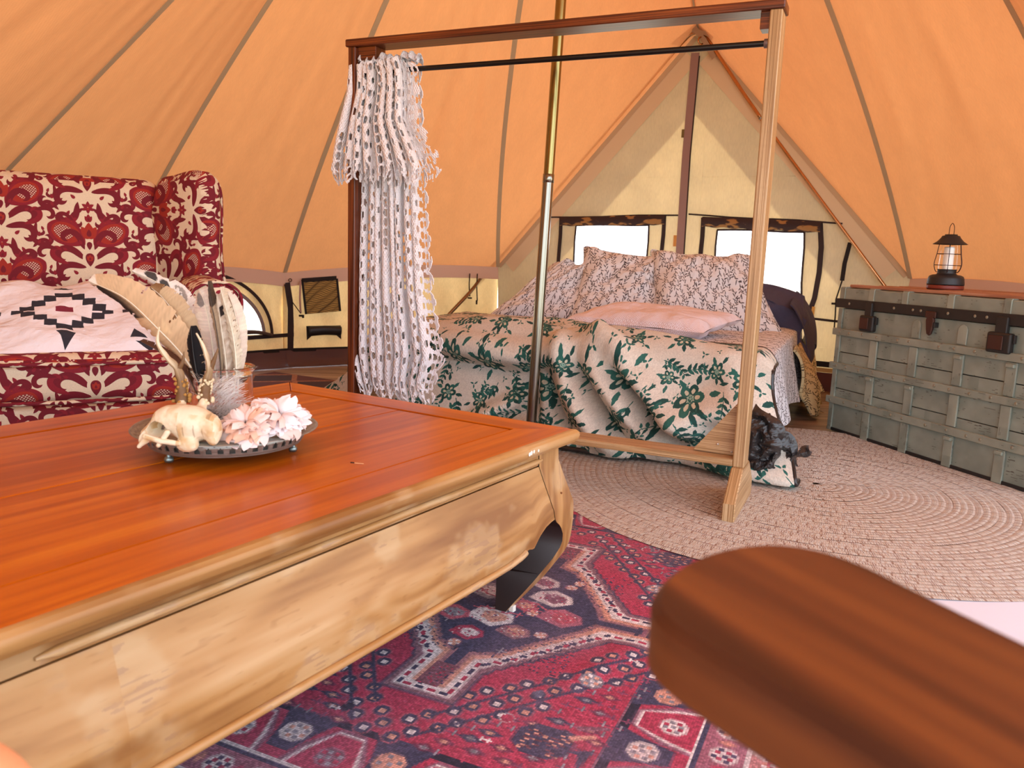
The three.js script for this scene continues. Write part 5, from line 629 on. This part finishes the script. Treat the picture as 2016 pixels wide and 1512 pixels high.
// ---------- crocheted throw on the rack ----------
{
  const p = V(0, 0, 0), t = thing('crochet_throw', 'white crocheted lace throw folded over the left end of the clothes rail', 'throw', [0.665, 0, -2.298], rackTurn);
  const S = 1.08, hole = (s, h, H, edgeR, bottom) => {
    const el = (dx, dy, a, b) => (Math.abs(dx / a)) ** 2.6 + (Math.abs(dy / b)) ** 2.6 < 1;
    if (edgeR) { const e = S - s; if (e < 0.075) { const k = (h % 0.07) / 0.07, sc = 0.018 + 0.03 * Math.sin(Math.PI * k); if (e < 0.03 - (sc - 0.018)) return true; if (e < 0.062) { if (el(e - 0.05, (h % 0.035) - 0.0175, 0.0085, 0.012)) return true; if (e < 0.04 && el(e - 0.032, (h % 0.07) - 0.035 - 0.014 * Math.sign(k - 0.5), 0.0075, 0.0095)) return true; } } }
    if (bottom) { const e = H - h; if (e < 0.085) { const k = (s % 0.09) / 0.09, cut = 0.06 * Math.abs(k - 0.5) * 2; if (e < cut) return true; if (e - cut < 0.05 && e - cut > 0.01) { const gx = (s % 0.022) - 0.011, gy = ((e - cut) % 0.024) - 0.012; if (el(gx, gy, 0.0072, 0.0085)) return true; } } }
    const c = s % 0.066, k = Math.floor(s / 0.066), hh = h + k * 0.037;
    if (c > 0.044) { return (k % 2 === 0 || Math.sin(hh * 16 + k * 2) > 0) && el(c - 0.055, (hh % 0.034) - 0.017, 0.0078, 0.0138); }
    const row = hh % 0.088; if (row < 0.03) for (const q of [0.011, 0.03]) if (el(c - q, row - 0.015, 0.0058, 0.0125)) return true;
    if (row > 0.044 && row < 0.074 && el(c - 0.0205, row - 0.059, 0.0055, 0.0115)) return true;
    return false;
  };
  const bumpC = dataTex(256, 256, (x, y) => grey(128 + 90 * Math.sin(x * 0.7854) * Math.sin(y * 0.7854 * 0.5) + 40 * (hash2(x, y) - 0.5)), { srgb: false, rx: 4, ry: 4 });
  const yarn = phys({ color: 0xf3f0f4, roughness: 0.95, sheen: 0.3, sheenColor: new THREE.Color(1, 1, 1), bumpMap: bumpC, bumpScale: 0.004 });
  const layer = (H, L, Rr, z0, tm, ph, bottom) => { const ns = Math.round(S / 0.0032), nh = Math.round(H / 0.0036); let row = -1, X, Z; return thick(sheet(ns, nh, (a, b) => {
    const h = b * H, l = interp(L, h), r = interp(Rr, h);
    if (b !== row) { row = b; X = [0]; Z = [0]; for (let i = 1; i <= ns; i++) { const s = i / ns, th = tm(h) * (1 + 0.14 * Math.sin(s * 21 + 1) + 0.08 * Math.sin(s * 47 + ph)) * (1 - 0.8 * smooth(0.9, 0.96, s)) * Math.cos((s * 9 + ph + 0.16 * (fbm(s * 6, h * 1.6 + ph, 2) - 0.5) + 0.03 * Math.sin(h * 9 + s * 20)) * 6.283); X.push(X[i - 1] + Math.cos(th) * S / ns); Z.push(Z[i - 1] + Math.sin(th) * S / ns); } const d = Z[ns] / ns; Z = Z.map((z, i) => z - d * i); const m = Z.reduce((q, z) => q + z, 0) / (ns + 1); Z = Z.map((z) => z - m); }
    const i = Math.round(a * ns), up = 1 - smooth(0, 0.05, h); return [l + X[i] / X[ns] * (r - l), 1.375 - h + up * 0.012 * Math.sin(a * 57) + 0.004 * Math.sin(a * 70) * b, z0(h) + Z[i] * 1.05];
  }, (a, b) => [a * S, b * H], (a, b) => hole(a * S, b * H, H, true, bottom)), 0.003); };
  part('long_layer', layer(1.185, [[0, -1.385], [0.3, -1.385], [1.0, -1.39], [1.1, -1.36], [1.185, -1.33]], [[0, -1.14], [0.5, -1.095], [0.78, -1.055], [0.92, -1.02], [1.0, -1.0], [1.1, -1.04], [1.185, -1.03]], (h) => -0.064 + 0.03 * smooth(0.3, 1.1, h), (h) => 1.86 - 0.06 * smooth(0, 0.5, h), 0, true), yarn, t);
  part('short_layer', layer(0.415, [[0, -1.39], [0.1, -1.395], [0.25, -1.43], [0.36, -1.455], [0.415, -1.45]], [[0, -1.14], [0.04, -1.12], [0.2, -1.1], [0.3, -1.03], [0.36, -0.995], [0.415, -1.0]], (h) => -0.02 + 0.035 * smooth(0.05, 0.35, h), (h) => 1.93 - 0.18 * smooth(0.1, 0.4, h), 0.4, true), yarn, t);
  part('top_fold', thick(sheet(300, 10, (a, b) => { const q = a * 9 + 0.15, an = b * Math.PI, y = 1.372 + 0.02 * Math.sin(an) + 0.007 * Math.sin(q * 6.283) + 0.006 * Math.sin(a * 17), z = lerp(-0.062, -0.02, b) + 0.018 * Math.sin(q * 6.283); return [lerp(-1.388, -1.13, a + 0.02 * Math.sin(q * 12.566)), y, z]; }, (a, b) => [a * S, b * 0.06]), 0.0028), yarn, t);
}
// ---------- tray, skull, jar of feathers, flowers ----------
function sdfMesh(fn, c, half, res = 80) { // marching cubes over a cube of half-size `half` at c; fn = signed distance
  const mc = new MarchingCubes(res, new THREE.MeshStandardMaterial(), false, false, 400000); mc.isolation = 0; const h = res / 2;
  for (let z = 0; z < res; z++) for (let y = 0; y < res; y++) for (let x = 0; x < res; x++) mc.field[x + y * res + z * res * res] = -fn((x - h) / h * half, (y - h) / h * half, (z - h) / h * half);
  mc.update(); const n = mc.count, g = new THREE.BufferGeometry(); g.setAttribute('position', new THREE.BufferAttribute(mc.positionArray.slice(0, n * 3), 3)); g.setAttribute('normal', new THREE.BufferAttribute(mc.normalArray.slice(0, n * 3), 3));
  g.scale(half, half, half); g.translate(...c); return g;
}
const smin = (a, b, k) => { const h = clamp(0.5 + 0.5 * (b - a) / k); return lerp(b, a, h) - k * h * (1 - h); };
const TRAY = V(-0.488, 0.3925, -1.332);
{
  const t = thing('serving_tray', 'round tarnished silver tray with pierced gallery on ball feet on the table', 'tray', TRAY.toArray());
  const silver = std({ metalness: 0.75, roughness: 0.45, map: dataTex(256, 256, (x, y) => { const k = fbm(x / 20, y / 20, 4); return mix3([112, 110, 104], [186, 186, 178], k); }, { rx: 4, ry: 4 }) });
  part('dish', lathe([[0, 0.0185], [0.117, 0.0185], [0.121, 0.021], [0.124, 0.0395], [0.128, 0.043], [0.14, 0.044], [0.15, 0.042], [0.1525, 0.0395], [0.151, 0.039], [0.139, 0.0415], [0.128, 0.0405], [0.124, 0.0375], [0.1195, 0.0185], [0.116, 0.0165], [0, 0.0165]], 96), silver, t);
  const N = 46; part('pierced_gallery', thick(sheet(N * 12, 16, (u, v) => { const a = u * 2 * Math.PI, r = 0.1275 - 0.004 * (1 - v) * (1 - v) + 0.0025 * Math.sin(v * 3.14), y = lerp(0.016, 0.041, v); return [Math.cos(a) * r, y, Math.sin(a) * r]; }, null, (u, v) => { const q = (u * N) % 1, e = Math.abs(q - 0.5); if (v > 0.22 && v < 0.62 && e < 0.22 && !(v > 0.5 && e > 0.22 * (0.62 - v) / 0.12)) return true; return v > 0.64 && v < 0.86 && Math.abs(((u * N + 0.5) % 1) - 0.5) < 0.2 * (v - 0.62) / 0.24; }), 0.0014), silver, t);
  part('gallery_edge', [0.0158, 0.04].map((y) => { const g = new THREE.TorusGeometry(y < 0.02 ? 0.1235 : 0.128, 0.0016, 6, 96); g.rotateX(Math.PI / 2); return moved(g, 0, y, 0); })[0], silver, t);
  part('gallery_edge', (() => { const g = new THREE.TorusGeometry(0.1285, 0.0016, 6, 96); g.rotateX(Math.PI / 2); return moved(g, 0, 0.04, 0); })(), silver, t);
  for (const a of [2.106, 0.012, 4.2]) part('ball_foot', moved(lathe([[0, -0.0015], [0.006, -0.001], [0.0078, 0.003], [0.0062, 0.0072], [0.0038, 0.0092], [0.0034, 0.018], [0, 0.018]], 20), Math.cos(a) * 0.114, 0, Math.sin(a) * 0.114), std({ color: 0x7f8a86, metalness: 0.85, roughness: 0.35 }), t);
}
{
  const t = thing('antlered_skull', 'small weathered roe deer skull with two antlers lying on the tray', 'skull', [-0.505, 0.4555, -1.2]);
  const bone = std({ roughness: 0.7, map: dataTex(256, 256, (x, y) => { const k = fbm(x / 30, y / 30, 4), c = noise(x / 5, y / 60); return mix3(mix3([200, 164, 116], [224, 208, 178], smooth(0.2, 0.55, k)), [90, 60, 36], c > 0.9 ? 0.25 : 0); }, { rx: 5, ry: 5 }), bumpMap: crease, bumpScale: 0.002 });
  const ell = (x, y, z, c, r) => { const k = Math.hypot((x - c[0]) / r[0], (y - c[1]) / r[1], (z - c[2]) / r[2]); return (k - 1) * Math.min(...r); };
  const cap = (x, y, z, a, b, ra, rb) => { const d = [b[0] - a[0], b[1] - a[1], b[2] - a[2]], k = clamp(((x - a[0]) * d[0] + (y - a[1]) * d[1] + (z - a[2]) * d[2]) / (d[0] ** 2 + d[1] ** 2 + d[2] ** 2)); return Math.hypot(x - a[0] - d[0] * k, y - a[1] - d[1] * k, z - a[2] - d[2] * k) - lerp(ra, rb, k); };
  const f = (x, y, z) => {
    let d = ell(x, y, z, [0.012, 0.008, 0], [0.036, 0.028, 0.029]); d = smin(d, ell(x, y, z, [-0.015, 0.018, 0.002], [0.03, 0.019, 0.025]), 0.012); d = smin(d, cap(x, y, z, [-0.026, 0.008, 0.008], [-0.052, -0.012, 0.026], 0.017, 0.0085), 0.01); d = smin(d, cap(x, y, z, [-0.026, 0.014, -0.004], [-0.056, -0.006, 0.012], 0.014, 0.007), 0.008);
    d = smin(d, cap(x, y, z, [-0.012, 0.024, -0.014], [-0.015, 0.038, -0.028], 0.008, 0.0065), 0.008); d = smin(d, cap(x, y, z, [0.018, 0.022, -0.012], [0.017, 0.04, -0.038], 0.008, 0.0065), 0.008);
    d = smin(d, ell(x, y, z, [0.046, 0.0, 0.004], [0.012, 0.022, 0.02]), 0.008); d = smin(d, ell(x, y, z, [0.012, -0.019, 0.02], [0.017, 0.013, 0.012]), 0.004);
    d = Math.max(d, -ell(x, y, z, [-0.033, 0.003, 0.034], [0.0155, 0.0125, 0.045])); d = Math.max(d, -cap(x, y, z, [-0.052, -0.002, 0.03], [-0.06, -0.012, 0.032], 0.006, 0.005)); d = Math.max(d, -ell(x, y, z, [-0.008, -0.011, 0.034], [0.012, 0.007, 0.012]));
    d = Math.min(d, cap(x, y, z, [-0.046, -0.006, 0.035], [-0.022, -0.012, 0.036], 0.0045, 0.0042)); d = Math.min(d, cap(x, y, z, [-0.022, -0.012, 0.036], [0.002, -0.016, 0.031], 0.0042, 0.004)); d = Math.min(d, cap(x, y, z, [-0.014, 0.0, 0.03], [-0.026, -0.019, 0.035], 0.0045, 0.0035)); d = smin(d, cap(x, y, z, [0.046, -0.002, 0.008], [0.05, -0.014, 0.014], 0.007, 0.005), 0.008); d = Math.min(d, cap(x, y, z, [-0.044, -0.01, 0.032], [-0.056, -0.022, 0.034], 0.006, 0.003));
    return d + 0.0012 * (fbm(x * 160 + 9, y * 160 + z * 110, 3) - 0.5);
  };
  part('cranium', boxUV(sdfMesh(f, [0, 0, 0], 0.066, 96), 0), bone, t);
  const ant = std({ roughness: 0.6, map: dataTex(128, 128, (x, y) => mix3(mix3([104, 70, 36], [216, 198, 166], smooth(0.1, 0.62, x / 128 + 0.3 * (fbm(x / 30, y / 5, 3) - 0.5))), [120, 84, 44], smooth(0.55, 0.75, fbm(x / 40, y / 4, 3)) * 0.5), { rx: 1 / 0.15, ry: 10 }) }), crust = std({ color: 0xa87838, roughness: 0.9 }), pale = std({ color: 0xdcc6a2, roughness: 0.9 });
  const o = [-0.505, 0.4555, -1.2], L = (p) => p.map(([x, y, z]) => [x - o[0], y - o[1], z - o[2]]), R = rng(4);
  const mk = (main, tine, cr) => {
    const a = part('antler', tube(L(main), (k) => lerp(0.0092, 0.0012, Math.pow(k, 1.1)) * (1 + 0.08 * Math.sin(k * 40)), 60, 10), ant, t); part('tine', tube(L(tine), (k) => lerp(0.0055, 0.001, k), 20, 8), ant, a);
    const b = L(main), list = []; for (let k = 0; k < 46; k++) { const q = R() * 0.42, ang = R() * 6.28, i = q * 3, p0 = b[Math.floor(i)], p1 = b[Math.floor(i) + 1], f2 = i - Math.floor(i), r = 0.0088 + (q < 0.12 ? 0.003 : 0); list.push(moved(new THREE.IcosahedronGeometry(0.0016 + R() * (q < 0.14 ? 0.0028 : 0.0014), 0), lerp(p0[0], p1[0], f2) + Math.cos(ang) * r, lerp(p0[1], p1[1], f2), lerp(p0[2], p1[2], f2) + Math.sin(ang) * r)); } const m = part('pearling', list, cr, a); m.userData.kind = 'stuff';
  };
  mk([[-0.521, 0.49, -1.229], [-0.523, 0.523, -1.235], [-0.529, 0.545, -1.235], [-0.544, 0.561, -1.235], [-0.558, 0.584, -1.235], [-0.555, 0.609, -1.235]], [[-0.53, 0.541, -1.235], [-0.521, 0.552, -1.235], [-0.517, 0.571, -1.235]], crust);
  mk([[-0.489, 0.49, -1.238], [-0.487, 0.522, -1.245], [-0.481, 0.545, -1.245], [-0.487, 0.569, -1.245], [-0.493, 0.585, -1.245], [-0.501, 0.6, -1.245]], [[-0.481, 0.543, -1.245], [-0.474, 0.558, -1.245], [-0.467, 0.577, -1.245]], pale);
}
const JAR = V(-0.513, 0.4115, -1.38);
{
  const t = thing('glass_jar', 'clear glass jar full of feathers at the back of the tray', 'jar', JAR.toArray());
  part('body', lathe([[0, 0], [0.05, 0], [0.0525, 0.004], [0.053, 0.05], [0.0525, 0.1], [0.0535, 0.108], [0.0572, 0.112], [0.0575, 0.116], [0.055, 0.118], [0.0525, 0.116], [0.0505, 0.108], [0.0502, 0.05], [0.0495, 0.007], [0, 0.006]], 64), phys({ color: 0xffffff, transmission: 1, roughness: 0.03, thickness: 0.003, ior: 1.45 }), t);
}
const featherMat = phys({ vertexColors: true, roughness: 0.85, transmission: 0.22, thickness: 0, specularIntensity: 0.4 });
const ruff = [];
function feather(label, pts, wl, wr, colour, { seed = 1, splits = 10, curl = 0.012, tip = 0.5, shaftCol = 0xe8dcc6, ragged = 0.12, from = 0.12, name = 'feather' } = {}) {
  const t = thing(name, label, 'feather', pts[0], 0, null); const o = pts[0], cv = new THREE.CatmullRomCurve3(pts.map((p) => V(p[0] - o[0], p[1] - o[1], p[2] - o[2]))), R = rng(seed * 97), cuts = [];
  for (let k = 0; k < splits; k++) cuts.push([R() < 0.5 ? -1 : 1, 0.2 + R() * 0.78, 0.004 + R() * 0.012, 0.25 + R() * 0.5]);
  const na = 20, nl = 90, col = [];
  const g = sheet(na, nl, (u, v) => {
    const a = u * 2 - 1, k = lerp(from, 1, v), tg = cv.getTangent(k), side = tg.clone().cross(V(0, 0, 1)).normalize(); let w = (a < 0 ? wl : wr) * Math.pow(Math.sin(Math.PI * Math.pow(clamp(0.04 + 0.96 * v * 0.985), 0.62 + tip * 0.5)), 0.72);
    w *= 1 - ragged * noise(v * 46 + seed, a < 0 ? 1 : 5) * Math.abs(a); const kk = Math.min(1, k + Math.abs(a) * 0.055), p = cv.getPoint(kk); const c = 0.9 + 0.1 * noise(v * 130 + Math.abs(a) * 5, seed + (a < 0 ? 3 : 9)), q = colour(a, v).map((z) => Math.pow(clamp(z / 255 * c), 2.2)); col.push(q[0], q[1], q[2]);
    p.addScaledVector(side, a * w); p.z += curl * (1 - a * a) + 0.0016 * Math.sin(v * 17 + seed) * Math.abs(a) * 0.35; return p.toArray();
  }, null, (u, v) => { const a = u * 2 - 1; for (const [s, p, w, d] of cuts) { const vv = v + Math.abs(a) * 0.04; if (a * s > d && Math.abs(vv - p) < w * (Math.abs(a) - d) / (1 - d)) return true; } return false; });
  g.setAttribute('color', new THREE.Float32BufferAttribute(col, 3)); part('vane', g, featherMat, t);
  const sp = []; for (let k = 0; k <= 14; k++) { const p = cv.getPoint(k / 14 * 0.97); sp.push([p.x, p.y, p.z + curl + 0.0012]); } part('shaft', tube(sp, (k) => lerp(0.0016, 0.0004, k), 40, 6), std({ color: shaftCol, roughness: 0.5 }), t); return t;
}
const tan = [206, 168, 128], cream = [238, 224, 206], dk = [52, 42, 38], gy = [128, 122, 118], pk = [224, 200, 188];
feather('large curved tan feather with dark upper edge reaching furthest left', [[-0.531, 0.482, -1.36], [-0.563, 0.543, -1.36], [-0.614, 0.599, -1.36], [-0.665, 0.645, -1.36], [-0.724, 0.671, -1.36]], 0.022, 0.042, (a, v) => v > 0.93 ? cream : a < -0.12 && v > 0.5 && v < 0.92 ? mix3(dk, tan, smooth(0.9, 0.6, v) * smooth(0.8, 0.3, -a) * 0.6) : mix3(tan, [222, 186, 146], 0.5 + 0.5 * a), { seed: 1, splits: 7, curl: 0.01 });
feather('broad brownish tan feather behind the curved one', [[-0.535, 0.478, -1.38], [-0.556, 0.545, -1.38], [-0.58, 0.607, -1.38], [-0.606, 0.645, -1.38], [-0.628, 0.664, -1.38]], 0.03, 0.026, (a, v) => mix3([196, 160, 118], v > 0.8 ? [140, 104, 70] : [214, 184, 148], clamp(0.4 + 0.5 * a + (v > 0.8 ? 0.3 : 0))), { seed: 2, splits: 6 });
feather('white feather with dark grey spots arching at the top', [[-0.54, 0.479, -1.4], [-0.561, 0.552, -1.4], [-0.586, 0.623, -1.4], [-0.62, 0.667, -1.4], [-0.668, 0.689, -1.4]], 0.022, 0.018, (a, v) => Math.hypot((v - 0.8) * 9, a - 0.45) < 0.55 || Math.hypot((v - 0.66) * 9, a - 0.3) < 0.5 ? gy.map((q) => q * 0.6) : [242, 234, 224], { seed: 3, splits: 12, ragged: 0.3 });
feather('white feather with long grey streak leaning left', [[-0.54, 0.477, -1.41], [-0.556, 0.551, -1.41], [-0.574, 0.614, -1.41], [-0.592, 0.649, -1.41], [-0.607, 0.672, -1.41]], 0.018, 0.02, (a, v) => Math.hypot((v - 0.72) * 4, (a - 0.35) * 1.6) < 0.6 ? [164, 152, 142] : [240, 230, 220], { seed: 4, splits: 5 });
feather('wide pale pink feather with smoky grey patch near tip', [[-0.517, 0.479, -1.385], [-0.522, 0.537, -1.385], [-0.528, 0.591, -1.385], [-0.535, 0.635, -1.385], [-0.545, 0.662, -1.385]], 0.032, 0.036, (a, v) => Math.hypot((v - 0.8) * 5, (a + 0.4) * 1.6) < 0.62 ? [140, 132, 128] : mix3(pk, cream, noise(v * 20, a * 4)), { seed: 5, splits: 12, tip: 0.4 });
feather('narrow dark-tipped brown feather standing upright in the middle', [[-0.506, 0.479, -1.372], [-0.507, 0.547, -1.372], [-0.514, 0.609, -1.372], [-0.521, 0.644, -1.372], [-0.525, 0.677, -1.372]], 0.011, 0.009, (a, v) => v > 0.62 ? mix3(dk, [96, 78, 62], a * 0.5 + 0.5) : [176, 150, 122], { seed: 6, splits: 10, ragged: 0.3, shaftCol: 0x4a382a });
feather('mottled feather with black bar right of the dark-tipped one', [[-0.497, 0.479, -1.376], [-0.498, 0.534, -1.376], [-0.503, 0.583, -1.376], [-0.508, 0.623, -1.376], [-0.512, 0.655, -1.376]], 0.016, 0.02, (a, v) => v > 0.66 && v < 0.8 && a > 0.1 ? dk : mix3([196, 170, 146], cream, noise(v * 24, a * 3 + 4)), { seed: 7, splits: 14, ragged: 0.25 });
feather('long ragged ivory feather at the right of the jar', [[-0.484, 0.48, -1.368], [-0.478, 0.53, -1.368], [-0.482, 0.584, -1.368], [-0.492, 0.628, -1.368], [-0.503, 0.668, -1.368]], 0.016, 0.01, (a, v) => mix3([236, 226, 206], [214, 198, 170], noise(v * 40, a * 2)), { seed: 8, splits: 22, ragged: 0.4 });
feather('smooth pale tan feather furthest right in the jar', [[-0.482, 0.48, -1.384], [-0.479, 0.539, -1.384], [-0.479, 0.593, -1.384], [-0.486, 0.632, -1.384], [-0.496, 0.66, -1.384]], 0.014, 0.013, (a, v) => mix3([228, 200, 180], cream, 0.5 + 0.4 * a), { seed: 9, splits: 4 });
feather('short glossy black feather between the antlers', [[-0.526, 0.487, -1.335], [-0.532, 0.521, -1.333], [-0.537, 0.556, -1.333], [-0.539, 0.582, -1.333], [-0.54, 0.603, -1.333]], 0.016, 0.015, () => [26, 22, 24], { seed: 10, splits: 9, shaftCol: 0x181414 });
feather('small dark brown feather pointing low to the left', [[-0.536, 0.48, -1.35], [-0.558, 0.518, -1.35], [-0.585, 0.544, -1.35], [-0.609, 0.56, -1.35], [-0.635, 0.573, -1.35]], 0.006, 0.008, () => [92, 58, 40], { seed: 11, splits: 4, shaftCol: 0x4a2c1c });
for (const [label, c, col, n, sc, sd] of [['fluffy white down feather spilling over the jar front', [-0.478, 0.452, -1.318], 0xf2ece8, 900, 1, 3], ['fluffy dark grey down feather low in the jar', [-0.49, 0.425, -1.322], 0x4b4a50, 320, 0.55, 8]]) {
  const t = thing('down_feather', label, 'feather', c), R = rng(sd), list = [];
  for (let k = 0; k < n; k++) { const s0 = (R() - 0.35) * 0.085 * sc, a = (R() - 0.5) * 2.4 + Math.PI / 2, l = (0.016 + 0.026 * R()) * sc, x = (R() - 0.5) * 0.03 * sc, z = (R() - 0.3) * 0.012, q = R() < 0.5 ? -1 : 1, b = (R() - 0.5) * 0.012; list.push(sheet(1, 4, (u, v) => [x - s0 * 0.25 + q * Math.cos(a) * 0.3 * l * v + q * l * 0.62 * v + b * v * v, s0 + l * 0.75 * v * (s0 > -0.01 ? 1 : 0.2) - 0.01 * v * v, z + 0.012 * Math.sin(v * 2 + k) + (u - 0.5) * 0.0007 + 0.012 * (1 - v)]
    .map((w, i) => i === 1 ? w + (u - 0.5) * 0.0007 : w))); }
  const m = part('down', list, phys({ color: col, roughness: 1, transmission: 0.3, thickness: 0, specularIntensity: 0.2 }), t); m.userData.kind = 'stuff'; part('shaft', tube([[0.012, -0.045 * sc, 0], [0, 0, 0.004], [-0.006, 0.05 * sc, 0.002]], 0.0009, 20, 5), std({ color: 0xe6dccb }), t);
}
// peony heads made of separate petals
{
  const petal = (w, l, cup, wav, sd) => sheet(12, 14, (u, v) => { const a = (u - 0.5) * 2, k = Math.max(0, Math.sin(Math.PI * Math.pow(0.05 + 0.935 * v, 1.25))), hw = w / 2 * Math.pow(k, 0.5) * (v > 0.85 ? 1 - 0.15 * Math.cos(a * 5 + sd) : 1); return [a * hw, l * v + 0.002 * Math.sin(a * 6 + sd) * v, cup * (a * a * 0.6 + (v - 0.25) ** 2 * 1.6) * w + wav * Math.sin(a * 4 + sd) * v * v]; });
  const geos = [petal(0.036, 0.033, 0.5, 0.0018, 1), petal(0.044, 0.036, 0.35, 0.0024, 3), petal(0.03, 0.028, 0.75, 0.0014, 5)];
  const head = (label, at, s, cols, sd, tilt) => {
    const t = thing('peony_head', label, 'flower', at), R = rng(sd), mats = cols.map((c) => phys({ color: c, roughness: 0.8, transmission: 0.22, thickness: 0, specularIntensity: 0.3 }));
    const o = new THREE.Group(); o.rotation.set(...tilt);
    for (const [n, el, r, gi] of [[6, 1.35, 0.003, 2], [8, 1.12, 0.006, 2], [9, 0.88, 0.009, 0], [10, 0.66, 0.011, 0], [11, 0.46, 0.012, 1], [11, 0.3, 0.012, 1]]) for (let k = 0; k < n; k++) {
      const m = part('petal', geos[(gi + (R() < 0.2 ? 1 : 0)) % 3], mats[(R() * mats.length) | 0], t), a = k / n * 6.283 + R() * 0.5 + el * 2, e = el + (R() - 0.5) * 0.3, q = new THREE.Quaternion().setFromEuler(new THREE.Euler(0, a, 0)).multiply(new THREE.Quaternion().setFromEuler(new THREE.Euler(Math.PI / 2 - e, 0, 0))), tq = new THREE.Quaternion().setFromEuler(o.rotation);
      m.quaternion.copy(tq.clone().multiply(q)); m.position.copy(V(Math.sin(a) * r, el * 0.004, Math.cos(a) * r).multiplyScalar(s).applyQuaternion(tq)); m.scale.setScalar(s * (0.85 + 0.3 * R()));
    }
    part('calyx', moved(new THREE.SphereGeometry(0.007 * s, 12, 8), 0, -0.004, 0), std({ color: 0xb9c69a }), t);
  };
  head('peach-pink artificial peony head on the left of the two', [-0.422, 0.453, -1.238], 0.84, [0xf3d3c6, 0xefc0a6, 0xf6e2dc, 0xf4dcd2], 5, [0.45, 0, 0.1]);
  head('white-pink artificial peony head at the right edge of the tray', [-0.381, 0.46, -1.275], 0.88, [0xf8eef0, 0xf6e6e6, 0xf2d6cc, 0xfaf2f2], 9, [0.35, 0, -0.25]);
}
{
  const t = thing('matchstick', 'burnt wooden matchstick lying on the table top', 'matchstick', [-0.251, 0.3915, -1.268], -0.17);
  part('stick', box(0.016, 0.0012, 0.0014, 0.004, 0.0002, 0, 0.0003), std({ color: 0xd8a878, roughness: 0.8 }), t); part('burnt_tip', box(0.007, 0.0018, 0.002, -0.0078, 0.0004, 0, 0.0006), M.black, t);
  const c = thing('peach_shape', 'peach-orange rounded stand-in for an unidentified blurred shape at the lower left edge', 'cushion', [-0.2485, 0.4765, -0.3]);  // stand-in for an unidentified shape; its cushion form and base are invented
  const g = new THREE.SphereGeometry(0.05, 40, 24); edit(g, (x, y, z) => [x * 1.02, y, z]); part('cover', boxUV(g, 0), std({ color: 0xf0a878, roughness: 0.9, bumpMap: crease, bumpScale: 0.003 }), c);
  part('base', box(0.12, 0.44, 0.12, -0.03, -0.25, 0.02, 0.03, 4), std({ color: 0xd89060, roughness: 0.9 }), c);
}
renderer.render(scene, camera);
